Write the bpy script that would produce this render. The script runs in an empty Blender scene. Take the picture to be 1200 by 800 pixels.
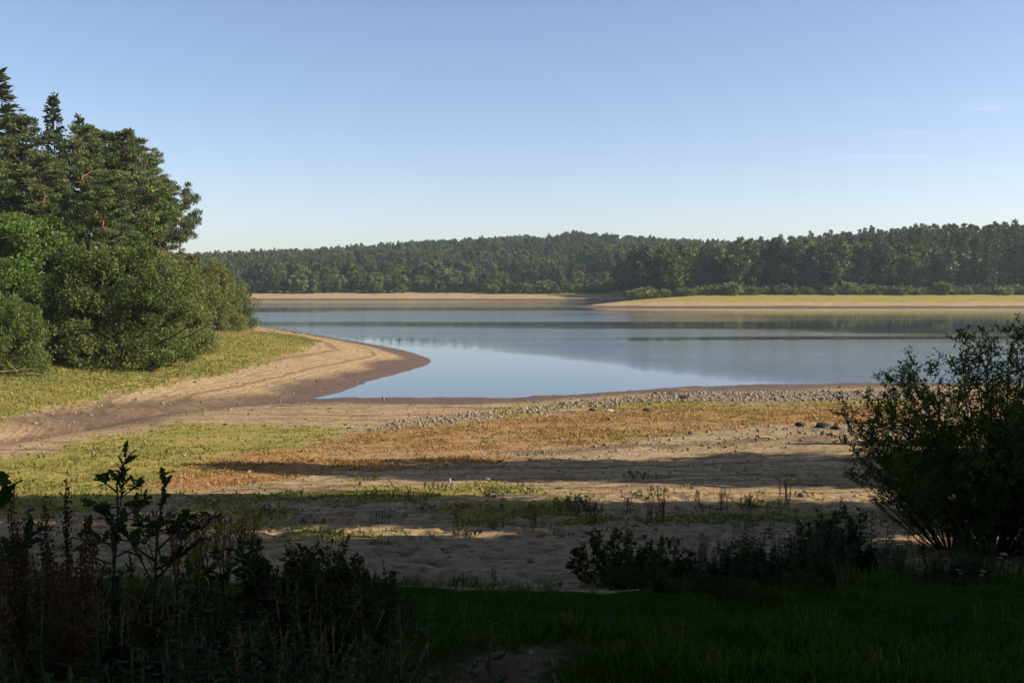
EXPOSURE = 0.90
HAZE = 0.00018
SHADE_SPOTS = [(1.5, 24.2, 0, 4.2), (9, 25.0, 0, 4.8), (19, 26.5, 0, 5.2), (16, 32, 1, 1.6), (23, 36.5, 1, 1.7),
               (3, 15.8, 0, 3.5), (-10, 17.3, 0, 3.4), (20, 15, 0, 2.6), (-5, 11.2, 1, 3.4), (14, 11, 0, 3.0), (0, 7.3, 0, 3.8), (6, 7.3, 0, 3.8), (-16, 12, 0, 3.6),
               (-6, 6, 0, 5), (3, 3, 0, 5)]
CANOPY_TREES = [(-9, -7, 0, 1.0), (0, -6, 0, 1.1), (8, -9, 0, 1.05), (-20, -4, 0, 1.1), (-4, -16, 0, 1.1), (-22, 8, 1, 1.0),
                (-4.5, -2.2, 2, 1.), (4.5, -1.8, 2, 1.), (-12, 0.5, 2, .85)]
import bpy, math
import numpy as np
from mathutils import Vector

rng = np.random.default_rng(11)
scene = bpy.context.scene
COL = scene.collection
R = math.radians

# ------------------------------------------------------------------ noise
def _hash(ix, iy, seed):
    h = (ix.astype(np.int64) * 374761393 + iy.astype(np.int64) * 668265263 + seed * 974634777) & 0xFFFFFFFF
    h = ((h ^ (h >> 13)) * 1274126177) & 0xFFFFFFFF
    h = h ^ (h >> 16)
    return (h & 0xFFFF) / 65535.0

def vnoise(x, y, seed=0):
    x0 = np.floor(x); y0 = np.floor(y)
    fx = x - x0; fy = y - y0
    fx = fx * fx * (3 - 2 * fx); fy = fy * fy * (3 - 2 * fy)
    a = _hash(x0, y0, seed); b = _hash(x0 + 1, y0, seed)
    c = _hash(x0, y0 + 1, seed); d = _hash(x0 + 1, y0 + 1, seed)
    return (a * (1 - fx) + b * fx) * (1 - fy) + (c * (1 - fx) + d * fx) * fy

def fbm(x, y, scale, octv=4, seed=0, gain=.5):
    x = np.asarray(x, float) / scale; y = np.asarray(y, float) / scale
    s = 0; a = 1; t = 0
    for i in range(octv):
        s = s + a * vnoise(x + 17.3 * i, y - 9.1 * i, seed + i); t += a
        x = x * 2.03; y = y * 2.03; a *= gain
    return s / t            # 0..1

def sstep(a, b, v):
    t = np.clip((v - a) / (b - a), 0, 1)
    return t * t * (3 - 2 * t)

# ------------------------------------------------------------------ terrain
def seg_dist(px, py, poly, closed=True):
    """distance to a polyline, and the nearest point on it"""
    P = np.asarray(poly, float)
    A = P; Bp = np.roll(P, -1, 0)
    if not closed:
        A = P[:-1]; Bp = P[1:]
    best = np.full(px.shape, 1e18); nx = np.zeros(px.shape); ny = np.zeros(px.shape)
    for (ax, ay), (bx, by) in zip(A, Bp):
        dx, dy = bx - ax, by - ay
        L = dx * dx + dy * dy + 1e-9
        t = np.clip(((px - ax) * dx + (py - ay) * dy) / L, 0, 1)
        qx = ax + t * dx; qy = ay + t * dy
        d = (px - qx) ** 2 + (py - qy) ** 2
        m = d < best
        best = np.where(m, d, best); nx = np.where(m, qx, nx); ny = np.where(m, qy, ny)
    return np.sqrt(best), nx, ny

def inside(px, py, poly):
    P = np.asarray(poly, float); r = np.zeros(px.shape, bool)
    for (ax, ay), (bx, by) in zip(P, np.roll(P, -1, 0)):
        if ay == by: continue
        c = ((ay > py) != (by > py)) & (px < (bx - ax) * (py - ay) / (by - ay) + ax)
        r ^= c
    return r

def smooth_poly(P, n=3, closed=True):
    P = np.asarray(P, float)
    for _ in range(n):
        if closed:
            Q = np.roll(P, -1, 0)
            P = np.stack([.75 * P + .25 * Q, .25 * P + .75 * Q], 1).reshape(-1, 2)
        else:
            A, Bq = P[:-1], P[1:]
            P = np.concatenate([P[:1], np.stack([.75 * A + .25 * Bq, .25 * A + .75 * Bq], 1).reshape(-1, 2), P[-1:]])
    return P

# left bank: the stream channel, then the waterline of the spit
CHAN = [(-90, 6), (-40, 16), (-24, 24), (-18.2, 33), (-18.6, 40), (-19.6, 50), (-19, 56), (-16.5, 63), (-12.9, 67)]
SPIT = CHAN + [(-11.2, 80), (-8.6, 90), (-7.6, 96), (-9.0, 104), (-12.5, 114), (-22, 133), (-34, 156), (-46, 176), (-90, 230), (-200, 330), (-420, 400)]
LEFT = smooth_poly(SPIT, 2, False).tolist() + [(-1600, 500), (-1600, 6)]
CHL = smooth_poly(CHAN, 2, False).tolist()
FAR_LINE = [(-1600, 640), (-700, 480), (-400, 430), (-110, 404), (-20, 403), (30, 399), (44, 390), (40, 366), (31, 338), (24, 312), (18, 297),
            (22, 291), (45, 289), (90, 288), (170, 290), (400, 300), (1600, 420)]
FAR = smooth_poly(FAR_LINE, 2, False).tolist() + [(1600, 3000), (-1600, 3000)]

_ps = np.array([-1500, -60, -12, -3, 0, 2.5, 4.0, 6.4, 7.3, 8.4, 10, 12, 17, 24, 34, 46, 60, 66, 69, 75, 90, 130, 200, 2000.])
_pz = np.array([22, 9.5, 7.0, 6.6, 6.5, 6.44, 6.34, 5.98, 5.72, 5.38, 5.08, 4.76, 4.06, 3.25, 2.42, 1.62, .58, .2, 0, -.35, -1.1, -2.2, -3, -3])
_ts = np.arange(-1500, 2000, .25)
_tz = np.interp(_ts, _ps, _pz)
_k = np.hanning(9); _k /= _k.sum()
_tz = np.convolve(np.pad(_tz, 4, 'edge'), _k, 'valid')

def P_near(x, y):
    ys = np.interp(x, [-60, -12, 0, 6, 13, 26, 60, 200], [62, 67, 67.6, 70.6, 74.2, 76.8, 82, 112])
    w = sstep(8, 40, y)
    s = y * (1 - w) + w * (y * 69 / ys)
    z = np.interp(s, _ts, _tz)
    return z

def terrain(x, y):
    x = np.asarray(x, float); y = np.asarray(y, float)
    shp = np.broadcast(x, y).shape
    x = np.broadcast_to(x, shp); y = np.broadcast_to(y, shp)
    z = P_near(x, y)
    z = z + .05 * np.clip(x - 15, 0, 60) * sstep(66, 30, y)
    # left bank
    d, nx, ny = seg_dist(x, y, LEFT[:-2], False)
    inn = inside(x, y, LEFT)
    zc = np.maximum(P_near(nx, ny), 0.0)
    zl = zc + np.interp(d, [0, 1.0, 3, 8, 14, 22, 40, 90, 260, 1500], [0, .12, .34, 1.1, 1.7, 2.2, 3.6, 7, 13, 30])
    zo = np.maximum(z, zc - .16 * d)
    near = y < 260
    z = np.where(inn, zl, np.where(near, zo, z))
    # stream ditch
    dc, cx, cy = seg_dist(x, y, CHL, False)
    z = z - .28 * np.exp(-(dc / .9) ** 2) * sstep(67, 60, y) * sstep(15, 28, y)
    # far shore
    df, fx, fy = seg_dist(x, y, FAR[:-2], False)
    fi = inside(x, y, FAR)
    right = sstep(10, 45, x - .0 * y) * sstep(10, 45, x)
    g_r = np.interp(df, [0, 10, 20, 38, 70, 200, 1500], [0, 1.35, 2.15, 3.4, 4.9, 9.5, 16])
    g_l = np.interp(df, [0, 12, 25, 60, 200, 1500], [0, 1.4, 2.6, 4.0, 5.0, 6.0])
    A = np.interp(x, [-1200, -500, -235, -127, -62, 13, 70, 130, 260, 420, 1200], [7, 8, 9, 14, 19, 23, 18, 14, 8, 9, 6])
    hill = A * sstep(425, 730, y)
    zf = g_r * right + g_l * (1 - right) + hill
    z = np.where(fi, zf, np.where(df < 40, np.maximum(z, -.12 * df), z))
    return z

def micro(x, y):
    """small relief: trodden sand, stony beach, tussocks"""
    r = np.hypot(x, y)
    sand = sstep(6.9, 8.2, y) * sstep(22, 15, y) * sstep(-9, -6, x)
    a = fbm(x, y, .30, 2, 5)
    b = fbm(x * .7, y, .9, 3, 9)
    dz = sand * (.26 * (np.minimum(a, .56) - .5) + .07 * (b - .5))
    dz = dz + .16 * (fbm(x, y, 3.5, 4, 21) - .5) * sstep(9, 16, r) * sstep(70, 55, y)
    dz = dz + .06 * (fbm(x, y, .7, 3, 31) - .5) * (1 - sand) * sstep(120, 60, r)
    z0 = terrain(x, y)
    dz = dz + (.14 * (fbm(x, y, 5., 4, 41) - .5) + .05 * (fbm(x, y, .9, 3, 43) - .5)) * sstep(.7, .0, np.abs(z0)) * sstep(30, 50, r) * sstep(170, 120, r)
    return dz

# ------------------------------------------------------------------ camera
CAM_Z = 8.0
cam_d = bpy.data.cameras.new("camera"); cam = bpy.data.objects.new("camera", cam_d); COL.objects.link(cam)
cam_d.lens = 35; cam_d.sensor_width = 36; cam_d.clip_end = 6000; cam_d.clip_start = .05
PITCH = math.atan(72 / 1166.7)
cam.location = (0, 0, CAM_Z); cam.rotation_euler = (R(90) - PITCH, 0, 0)
scene.camera = cam

_tt = np.geomspace(1.2, 1500, 5000)
def ray(px, py):
    a = (px - 600) / 1166.7; b = (400 - py) / 1166.7
    c, s = math.cos(PITCH), math.sin(PITCH)
    return np.array([a, c + b * s, -s + b * c])

def at(px, py, dist=None):
    """a point of the ground, from where the photograph shows it (1200 x 800); dist = depth instead of the ground"""
    v = ray(px, py)
    if dist is not None:
        p = v * dist / v[1]; return np.array([p[0], p[1], CAM_Z + p[2]])
    X = v[0] * _tt; Y = v[1] * _tt; Z = CAM_Z + v[2] * _tt
    H = np.maximum(terrain(X, Y), 0)
    i = int(np.argmax(Z < H))
    if i == 0: return np.array([X[-1], Y[-1], H[-1]])
    f = (Z[i - 1] - H[i - 1]) / ((Z[i - 1] - H[i - 1]) - (Z[i] - H[i]))
    t = _tt[i - 1] + f * (_tt[i] - _tt[i - 1])
    p = v * t
    return np.array([p[0], p[1], CAM_Z + p[2]])

def gz(x, y):
    x = np.asarray(x, float); y = np.asarray(y, float)
    return terrain(x, y) + micro(x, y)

def world_poly(pts):
    return np.array([at(*p)[:2] for p in pts])

def soft(px, py, poly, w, noise=0, seed=0, nscale=3.):
    d, _, _ = seg_dist(px, py, poly); i = inside(px, py, poly)
    s = np.where(i, d, -d)
    if noise: s = s + noise * (fbm(px, py, nscale, 4, seed) - .5) * 2
    return sstep(-w, w, s)

# zones of the ground (outlines read off the photograph, laid on the terrain)
Z_ORANGE = world_poly([(150, 566), (230, 535), (330, 528), (440, 508), (560, 493), (690, 480), (800, 474), (1040, 472), (1060, 495), (880, 497), (830, 503), (700, 518), (600, 530), (520, 542), (400, 550), (330, 556), (240, 572)])
Z_GREEN = world_poly([(-60, 545), (60, 530), (150, 508), (220, 495), (360, 500), (440, 505), (330, 527), (230, 540), (190, 580), (60, 600), (-60, 600)])
Z_GREEN2 = world_poly([(560, 480), (700, 470), (1060, 470), (1060, 478), (700, 480), (600, 487)])
Z_GREEN3 = world_poly([(380, 575), (520, 560), (760, 600), (880, 590), (900, 606), (600, 615), (420, 625), (250, 605), (200, 590)])
Z_STONES = world_poly([(420, 503), (470, 494), (540, 486), (640, 474), (720, 466), (800, 460), (1000, 458), (1120, 458), (1120, 468), (900, 471), (760, 472), (660, 480), (560, 491), (470, 503)])
Z_PALE = world_poly([(600, 528), (700, 516), (770, 507), (860, 500), (1010, 496), (1060, 515), (800, 524), (700, 535)])
Z_LGRASS = world_poly([(-80, 505), (0, 490), (60, 477), (130, 462), (200, 449), (260, 436), (310, 424), (350, 412), (378, 401), (345, 393), (300, 389), (288, 386)]).tolist() + [(-60, 150), (-150, 190), (-300, 200), (-300, 30), (-60, 32)]
Z_LORANGE = world_poly([(225, 418), (290, 398), (350, 396), (362, 402), (330, 412), (270, 424)])
Z_PATH = np.array([(-.30, 1), (.25, 1), (.12, 4.2), (.45, 4.7), (.3, 5.0), (-.25, 4.7), (-.32, 4.2)])

def zones(x, y, z):
    """albedo zones: grass, orange plants, wet mud, stones, lawn, forest floor"""
    dl, _, _ = seg_dist(x, y, LEFT[:-2], False); il = inside(x, y, LEFT)
    df, _, _ = seg_dist(x, y, FAR[:-2], False); fi = inside(x, y, FAR)
    dc, _, _ = seg_dist(x, y, CHL, False)
    nz = fbm(x, y, 6, 4, 51)
    near = ~fi
    green = soft(x, y, Z_GREEN, 1.2, 1.2, 3, 3) * (.5 + .5 * sstep(.36, .50, fbm(x, y, 5, 4, 5)))
    green = np.maximum(green, .7 * soft(x, y, Z_GREEN2, 1.0, 2.0, 4, 4) * sstep(.4, .6, fbm(x, y, 4, 3, 6)))
    green = np.maximum(green, .8 * soft(x, y, Z_GREEN3, 1.5, 2.0, 6, 3) * sstep(.44, .58, fbm(x, y, 2.4, 4, 8)))
    lg = soft(x, y, np.array(Z_LGRASS), .9, .9, 7, 4)
    green = np.maximum(green, lg)
    orange = soft(x, y, Z_ORANGE, 1.4, 1.8, 9, 4) * (.4 + .6 * sstep(.36, .50, fbm(x, y, 4.5, 4, 12)))
    orange = np.maximum(orange, .75 * soft(x, y, Z_LORANGE, 2, 2, 13, 6))
    # far shore strips: bare sand below, thin grass above
    fg_r = sstep(9, 13, df + 5 * (nz - .5)) * fi * (x > 15)
    fg_l = sstep(20, 27, df + 10 * (nz - .5)) * fi * (x <= 15)
    green = np.maximum(green, np.maximum(fg_r, fg_l) * .9)
    floor = fi * sstep(34, 46, df)
    floor = np.maximum(floor, il * sstep(26, 32, dl) * sstep(150, 60, y) * .8)
    # wet mud
    w = np.clip(z, 0, 10)
    mud = np.where(near, sstep(.75, .12, w + .7 * (nz - .5) - .05 * il), sstep(.62, .22, w + .25 * (nz - .5)))
    inlet = sstep(2.6, .4, dc) * sstep(28, 36, y) * (~il) * .0 + sstep(6.0, 1.0, np.where(il, dc, dc * 1.2) + 2.2 * (nz - .5)) * sstep(33, 46, y) * sstep(90, 70, y)
    ditch = sstep(1.2, .3, dc) * sstep(26, 32, y) * near
    mud = np.maximum(mud, np.maximum(.85 * inlet, .7 * ditch))
    mud = mud * (y < 500)
    stones = soft(x, y, Z_STONES, 1.0, 1.0, 15, 2.5)
    stones = np.maximum(stones, (.22) * soft(x, y, Z_PALE, 1.5, 2.0, 16, 3))
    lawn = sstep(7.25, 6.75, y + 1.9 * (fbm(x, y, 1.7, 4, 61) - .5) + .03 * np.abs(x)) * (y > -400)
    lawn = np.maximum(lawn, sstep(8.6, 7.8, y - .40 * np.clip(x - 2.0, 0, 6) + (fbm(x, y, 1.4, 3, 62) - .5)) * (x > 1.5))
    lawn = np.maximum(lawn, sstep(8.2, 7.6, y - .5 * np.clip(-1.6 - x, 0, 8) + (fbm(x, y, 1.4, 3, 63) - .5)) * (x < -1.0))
    path = soft(x, y, Z_PATH, .3, .35, 17, .6)
    lawn = lawn * (1 - .85 * path)
    pathv = path * (y < 7)
    return green, orange, mud, stones, lawn, floor, pathv

# ------------------------------------------------------------------ mesh building
class MB:
    def __init__(self):
        self.v = []; self.q = []; self.t = []; self.qt = []; self.tt = []; self.n = 0
    def add(self, V, Q=None, T=None, tint=.5):
        V = np.asarray(V, float).reshape(-1, 3)
        if Q is not None and len(Q):
            Q = np.asarray(Q, np.int64).reshape(-1, 4)
            self.q.append(Q + self.n); self.qt.append(np.broadcast_to(np.asarray(tint, float), (len(Q),)))
        if T is not None and len(T):
            T = np.asarray(T, np.int64).reshape(-1, 3)
            self.t.append(T + self.n); self.tt.append(np.broadcast_to(np.asarray(tint, float), (len(T),)))
        self.v.append(V); self.n += len(V)
    def mesh(self, name, mat, smooth=False, mats=None):
        V = np.concatenate(self.v) if self.v else np.zeros((0, 3))
        Q = np.concatenate(self.q) if self.q else np.zeros((0, 4), np.int64)
        T = np.concatenate(self.t) if self.t else np.zeros((0, 3), np.int64)
        tint = np.concatenate(self.qt + self.tt) if (self.qt or self.tt) else np.zeros(0)
        return raw_mesh(name, V, Q, T, mat, tint, smooth)

def raw_mesh(name, V, Q, T, mat, tint=None, smooth=False):
    me = bpy.data.meshes.new(name)
    nq, nt = len(Q), len(T)
    me.vertices.add(len(V)); me.vertices.foreach_set('co', np.ascontiguousarray(V, np.float32).ravel())
    me.loops.add(nq * 4 + nt * 3)
    me.loops.foreach_set('vertex_index', np.concatenate([np.asarray(Q).ravel(), np.asarray(T).ravel()]).astype(np.int32))
    me.polygons.add(nq + nt)
    ls = np.concatenate([np.arange(nq) * 4, nq * 4 + np.arange(nt) * 3]).astype(np.int32)
    me.polygons.foreach_set('loop_start', ls)
    if smooth: me.polygons.foreach_set('use_smooth', np.ones(nq + nt, bool))
    me.update(calc_edges=True)
    if tint is not None:
        a = me.attributes.new('tint', 'FLOAT', 'FACE'); a.data.foreach_set('value', np.asarray(tint, np.float32))
    me.materials.append(mat)
    return me

def nrm(v):
    return v / np.maximum(np.linalg.norm(v, axis=-1, keepdims=True), 1e-9)

def runit(n, r=None):
    return nrm((r or rng).normal(size=(n, 3)))

def leaves(mb, P, D, L, W, tint, roll=None, fold=False, flat=0.):
    """a diamond leaf at each point P, pointing along D"""
    n = len(P); D = nrm(D)
    S = rng.normal(size=(n, 3))
    if flat:
        S = np.cross(D, np.array([0, 0, 1.])) * flat + S * (1 - flat)
    S = S - D * (S * D).sum(1, keepdims=True); S = nrm(S)
    L = np.broadcast_to(np.asarray(L, float), (n,))[:, None]; W = np.broadcast_to(np.asarray(W, float), (n,))[:, None]
    tint = np.broadcast_to(np.asarray(tint, float), (n,))
    if not fold:
        V = np.stack([P, P + D * L * .45 + S * W * .5, P + D * L, P + D * L * .45 - S * W * .5], 1)
        mb.add(V, np.arange(n * 4).reshape(n, 4), tint=tint)
    else:
        N = np.cross(D, S)
        up = N * W * .22
        V = np.stack([P, P + D * L * .38 + S * W * .5 + up, P + D * L * .72 + S * W * .36 + up, P + D * L - N * L * .08,
                      P + D * L * .72 - S * W * .36 + up, P + D * L * .38 - S * W * .5 + up, P + D * L * .55], 1)
        b = np.arange(n)[:, None] * 7
        Q = np.concatenate([b + np.array([0, 1, 2, 6]), b + np.array([0, 6, 4, 5])])
        T = np.concatenate([b + np.array([2, 3, 6]), b + np.array([6, 3, 4])])
        V = V.reshape(-1, 3)
        o = mb.n
        mb.add(V, Q, None, tint=np.concatenate([tint, tint]))
        mb.t.append(T + o); mb.tt.append(np.concatenate([tint, tint]))

def tube(mb, path, rad, k=6, tint=.5):
    path = np.asarray(path, float); m = len(path)
    rad = np.broadcast_to(np.asarray(rad, float), (m,))
    t = nrm(np.gradient(path, axis=0))
    ref = np.array([.31, .12, .94]) if abs(t[0, 2]) < .8 else np.array([1., .1, 0])
    a = nrm(np.cross(t, ref)); b = np.cross(t, a)
    an = np.arange(k) * 2 * np.pi / k
    V = path[:, None] + rad[:, None, None] * (np.cos(an)[None, :, None] * a[:, None] + np.sin(an)[None, :, None] * b[:, None])
    i = np.arange(m - 1)[:, None] * k; j = np.arange(k)[None]
    j2 = (j + 1) % k
    Q = np.stack([i + j, i + j2, i + k + j2, i + k + j], -1).reshape(-1, 4)
    mb.add(V.reshape(-1, 3), Q, tint=tint)

def curve_path(p, d, L, n=6, bend=(0, 0, 0), wob=.08):
    """a path from p along d, drifting towards bend, with a little wobble"""
    p = np.array(p, float); d = nrm(np.array(d, float)); out = [p.copy()]
    st = L / (n - 1)
    for i in range(n - 1):
        d = nrm(d + np.array(bend) / (n - 1) + rng.normal(size=3) * wob)
        p = p + d * st; out.append(p.copy())
    return np.array(out)

# ------------------------------------------------------------------ objects
def new_obj(name, me, parent=None, loc=None, col=None):
    o = bpy.data.objects.new(name, me); (col or COL).objects.link(o)
    if parent is not None: o.parent = parent
    if loc is not None: o.location = loc
    return o

def tag(o, label=None, cat=None, group=None, kind=None):
    if label: o['label'] = label
    if cat: o['category'] = cat
    if group: o['group'] = group
    if kind: o['kind'] = kind
    return o

def place(name, kind, loc, rz=0., sc=1., label=None, cat=None, group=None, tilt=(0, 0)):
    """one thing: an Empty at its base and one child per part; repeats share mesh data"""
    root = bpy.data.objects.new(name, None); COL.objects.link(root)
    root.empty_display_size = .2
    root.location = loc; root.rotation_euler = (tilt[0], tilt[1], rz)
    root.scale = sc if hasattr(sc, '__len__') else (sc, sc, sc)
    for pn, me, sub in kind:
        c = new_obj(pn, me, root)
        for sn, sm in sub: new_obj(sn, sm, c)
    tag(root, label, cat, group)
    return root
# ------------------------------------------------------------------ materials
def nt_of(name):
    m = bpy.data.materials.new(name); m.use_nodes = True
    nt = m.node_tree; nt.nodes.clear()
    return m, nt

class NB:
    """short-hand for building node trees"""
    def __init__(s, nt): s.nt = nt
    def n(s, typ, ins=None, **kw):
        nd = s.nt.nodes.new(typ)
        for k, v in kw.items(): setattr(nd, k, v)
        for k, v in (ins or {}).items():
            if hasattr(v, 'is_output') or isinstance(v, bpy.types.NodeSocket): s.nt.links.new(v, nd.inputs[k])
            else: nd.inputs[k].default_value = v
        return nd
    def math(s, op, a, b=0., clamp=False):
        nd = s.n('ShaderNodeMath', {0: a, 1: b}, operation=op, use_clamp=clamp); return nd.outputs[0]
    def noise(s, vec, scale, detail=4., rough=.55):
        nd = s.n('ShaderNodeTexNoise', {'Vector': vec, 'Scale': scale, 'Detail': detail, 'Roughness': rough}); return nd.outputs['Fac']
    def ramp(s, fac, stops):
        nd = s.n('ShaderNodeValToRGB', {'Fac': fac}); el = nd.color_ramp.elements
        while len(el) < len(stops): el.new(.5)
        for e, (p, c) in zip(el, stops):
            e.position = p; e.color = (c[0], c[1], c[2], 1) if hasattr(c, '__len__') else (c, c, c, 1)
        return nd.outputs['Color']
    def mix(s, f, a, b, blend='MIX'):
        nd = s.n('ShaderNodeMix', data_type='RGBA', blend_type=blend)
        for k, v in ((0, f), (6, a), (7, b)):
            if isinstance(v, bpy.types.NodeSocket): s.nt.links.new(v, nd.inputs[k])
            elif k == 0: nd.inputs[0].default_value = v
            else: nd.inputs[k].default_value = (v[0], v[1], v[2], 1)
        return nd.outputs[2]
    def rng(s, v, a, b, c=0., d=1.):
        nd = s.n('ShaderNodeMapRange', {0: v, 1: a, 2: b, 3: c, 4: d}, interpolation_type='SMOOTHSTEP'); return nd.outputs[0]

def leaf_mat(name, dark, mid, light, trans=.3, rough=.55, spec=.3, rand=.25, val=.2):
    m, nt = nt_of(name); B = NB(nt)
    at_ = B.n('ShaderNodeAttribute', attribute_name='tint').outputs['Fac']
    oi = B.n('ShaderNodeObjectInfo').outputs['Random']
    f = B.math('ADD', at_, B.math('MULTIPLY', B.math('SUBTRACT', oi, .5), rand), clamp=True)
    c = B.ramp(f, [(0, dark), (.5, mid), (1, light)])
    hs = B.n('ShaderNodeHueSaturation', {'Color': c, 'Hue': B.math('ADD', .49, B.math('MULTIPLY', oi, .02)), 'Saturation': 1., 'Value': B.math('ADD', 1. - val / 2, B.math('MULTIPLY', oi, val))})
    c = hs.outputs[0]
    p = B.n('ShaderNodeBsdfPrincipled', {'Base Color': c, 'Roughness': rough, 'Specular IOR Level': spec})
    tr = B.n('ShaderNodeBsdfTranslucent', {'Color': B.mix(.35, c, (.22, .26, .03))})
    mx = B.n('ShaderNodeMixShader', {0: trans, 1: p.outputs[0], 2: tr.outputs[0]})
    B.n('ShaderNodeOutputMaterial', {'Surface': mx.outputs[0]})
    return m

def bark_mat(name, a, b, scale=6.):
    m, nt = nt_of(name); B = NB(nt)
    co = B.n('ShaderNodeTexCoord').outputs['Object']
    mp = B.n('ShaderNodeMapping', {'Vector': co, 'Scale': (1, 1, .25)}).outputs[0]
    f = B.noise(mp, scale, 5., .6)
    c = B.ramp(f, [(.35, a), (.65, b)])
    bp = B.n('ShaderNodeBump', {'Height': f, 'Strength': .5, 'Distance': .05})
    p = B.n('ShaderNodeBsdfPrincipled', {'Base Color': c, 'Roughness': .85, 'Normal': bp.outputs[0], 'Specular IOR Level': .2})
    B.n('ShaderNodeOutputMaterial', {'Surface': p.outputs[0]})
    return m

def plain_tint(name, dark, light, rough=.7):
    m, nt = nt_of(name); B = NB(nt)
    at_ = B.n('ShaderNodeAttribute', attribute_name='tint').outputs['Fac']
    oi = B.n('ShaderNodeObjectInfo').outputs['Random']
    c = B.ramp(B.math('ADD', at_, B.math('MULTIPLY', B.math('SUBTRACT', oi, .5), .3), clamp=True), [(0, dark), (1, light)])
    p = B.n('ShaderNodeBsdfPrincipled', {'Base Color': c, 'Roughness': rough, 'Specular IOR Level': .2})
    B.n('ShaderNodeOutputMaterial', {'Surface': p.outputs[0]})
    return m

M = {}
M['pine'] = leaf_mat('pine_needles', (.030, .056, .015), (.080, .112, .030), (.150, .172, .050), .18)
M['spruce'] = leaf_mat('spruce_needles', (.020, .034, .012), (.046, .064, .022), (.085, .096, .034), .12)
M['broad'] = leaf_mat('broad_leaves', (.032, .066, .010), (.080, .132, .020), (.145, .190, .036), .3)
M['sallow'] = leaf_mat('sallow_leaves', (.034, .062, .012), (.088, .126, .025), (.190, .215, .062), .25)
M['bushlight'] = leaf_mat('bush_leaves_light', (.055, .078, .018), (.135, .155, .038), (.215, .225, .075), .3)
M['willow'] = leaf_mat('willow_leaves', (.030, .056, .011), (.072, .106, .020), (.16, .185, .040), .35, spec=.07)
M['farbroad'] = leaf_mat('far_broad_leaves', (.040, .074, .014), (.088, .130, .026), (.150, .185, .046), .2, rand=.75, val=.5)
M['farcon'] = leaf_mat('far_conifer_needles', (.022, .046, .014), (.056, .086, .024), (.108, .130, .040), .12, rand=.75, val=.5)
M['farbush'] = leaf_mat('far_bush_leaves', (.050, .076, .018), (.110, .140, .034), (.180, .195, .06), .25, rand=.75, val=.5)
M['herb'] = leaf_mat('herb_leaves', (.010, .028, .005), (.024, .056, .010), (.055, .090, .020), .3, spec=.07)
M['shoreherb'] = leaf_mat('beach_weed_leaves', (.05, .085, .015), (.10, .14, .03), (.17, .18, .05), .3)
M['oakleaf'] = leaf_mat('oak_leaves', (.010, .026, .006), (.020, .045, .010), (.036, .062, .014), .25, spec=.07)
M['grass'] = leaf_mat('grass_blades', (.014, .052, .006), (.028, .090, .009), (.060, .120, .016), .35, spec=.07)
M['shoreleaf'] = leaf_mat('shore_plant_leaves', (.110, .130, .026), (.215, .195, .052), (.30, .165, .062), .3, rand=0)
M['dock'] = plain_tint('dock_seed', (.034, .020, .009), (.105, .060, .026))
M['dockshore'] = plain_tint('dock_seed_orange', (.22, .075, .02), (.42, .20, .06))
M['seed'] = plain_tint('dark_seed', (.012, .010, .006), (.06, .04, .018))
M['stem'] = plain_tint('herb_stem', (.03, .04, .012), (.09, .085, .03))
M['redstem'] = plain_tint('red_stem', (.038, .024, .013), (.09, .052, .025))
M['drystem'] = plain_tint('dry_stem', (.16, .12, .06), (.32, .26, .14))
M['yellow'] = plain_tint('yellow_flower', (.30, .20, .015), (.55, .40, .03))
M['white'] = plain_tint('white_flower', (.35, .36, .30), (.62, .62, .56))
M['bark'] = bark_mat('bark', (.035, .028, .020), (.10, .08, .058))
M['pinebark'] = bark_mat('pine_bark', (.12, .055, .03), (.30, .15, .075))
M['twig'] = bark_mat('twig_bark', (.025, .020, .014), (.07, .055, .04), 20.)

def rock_mat(name, a, b, c):
    m, nt = nt_of(name); B = NB(nt)
    co = B.n('ShaderNodeTexCoord').outputs['Object']
    oi = B.n('ShaderNodeObjectInfo').outputs['Random']
    at_ = B.n('ShaderNodeAttribute', attribute_name='tint').outputs['Fac']
    f = B.noise(co, 5., 6., .65)
    col = B.ramp(B.math('ADD', B.math('MULTIPLY', f, .6), B.math('MULTIPLY', B.math('ADD', oi, at_), .25)), [(.30, a), (.52, b), (.78, c)])
    bp = B.n('ShaderNodeBump', {'Height': B.noise(co, 14., 6., .7), 'Strength': .6, 'Distance': .04})
    p = B.n('ShaderNodeBsdfPrincipled', {'Base Color': col, 'Roughness': .85, 'Normal': bp.outputs[0], 'Specular IOR Level': .25})
    B.n('ShaderNodeOutputMaterial', {'Surface': p.outputs[0]})
    return m
M['rock'] = rock_mat('shore_rock', (.070, .050, .034), (.155, .115, .080), (.245, .195, .14))
M['darkrock'] = rock_mat('dark_rock', (.02, .017, .014), (.05, .042, .034), (.10, .085, .07))
M['palerock'] = rock_mat('pale_rock', (.36, .31, .23), (.52, .46, .36), (.62, .56, .45))

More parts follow.
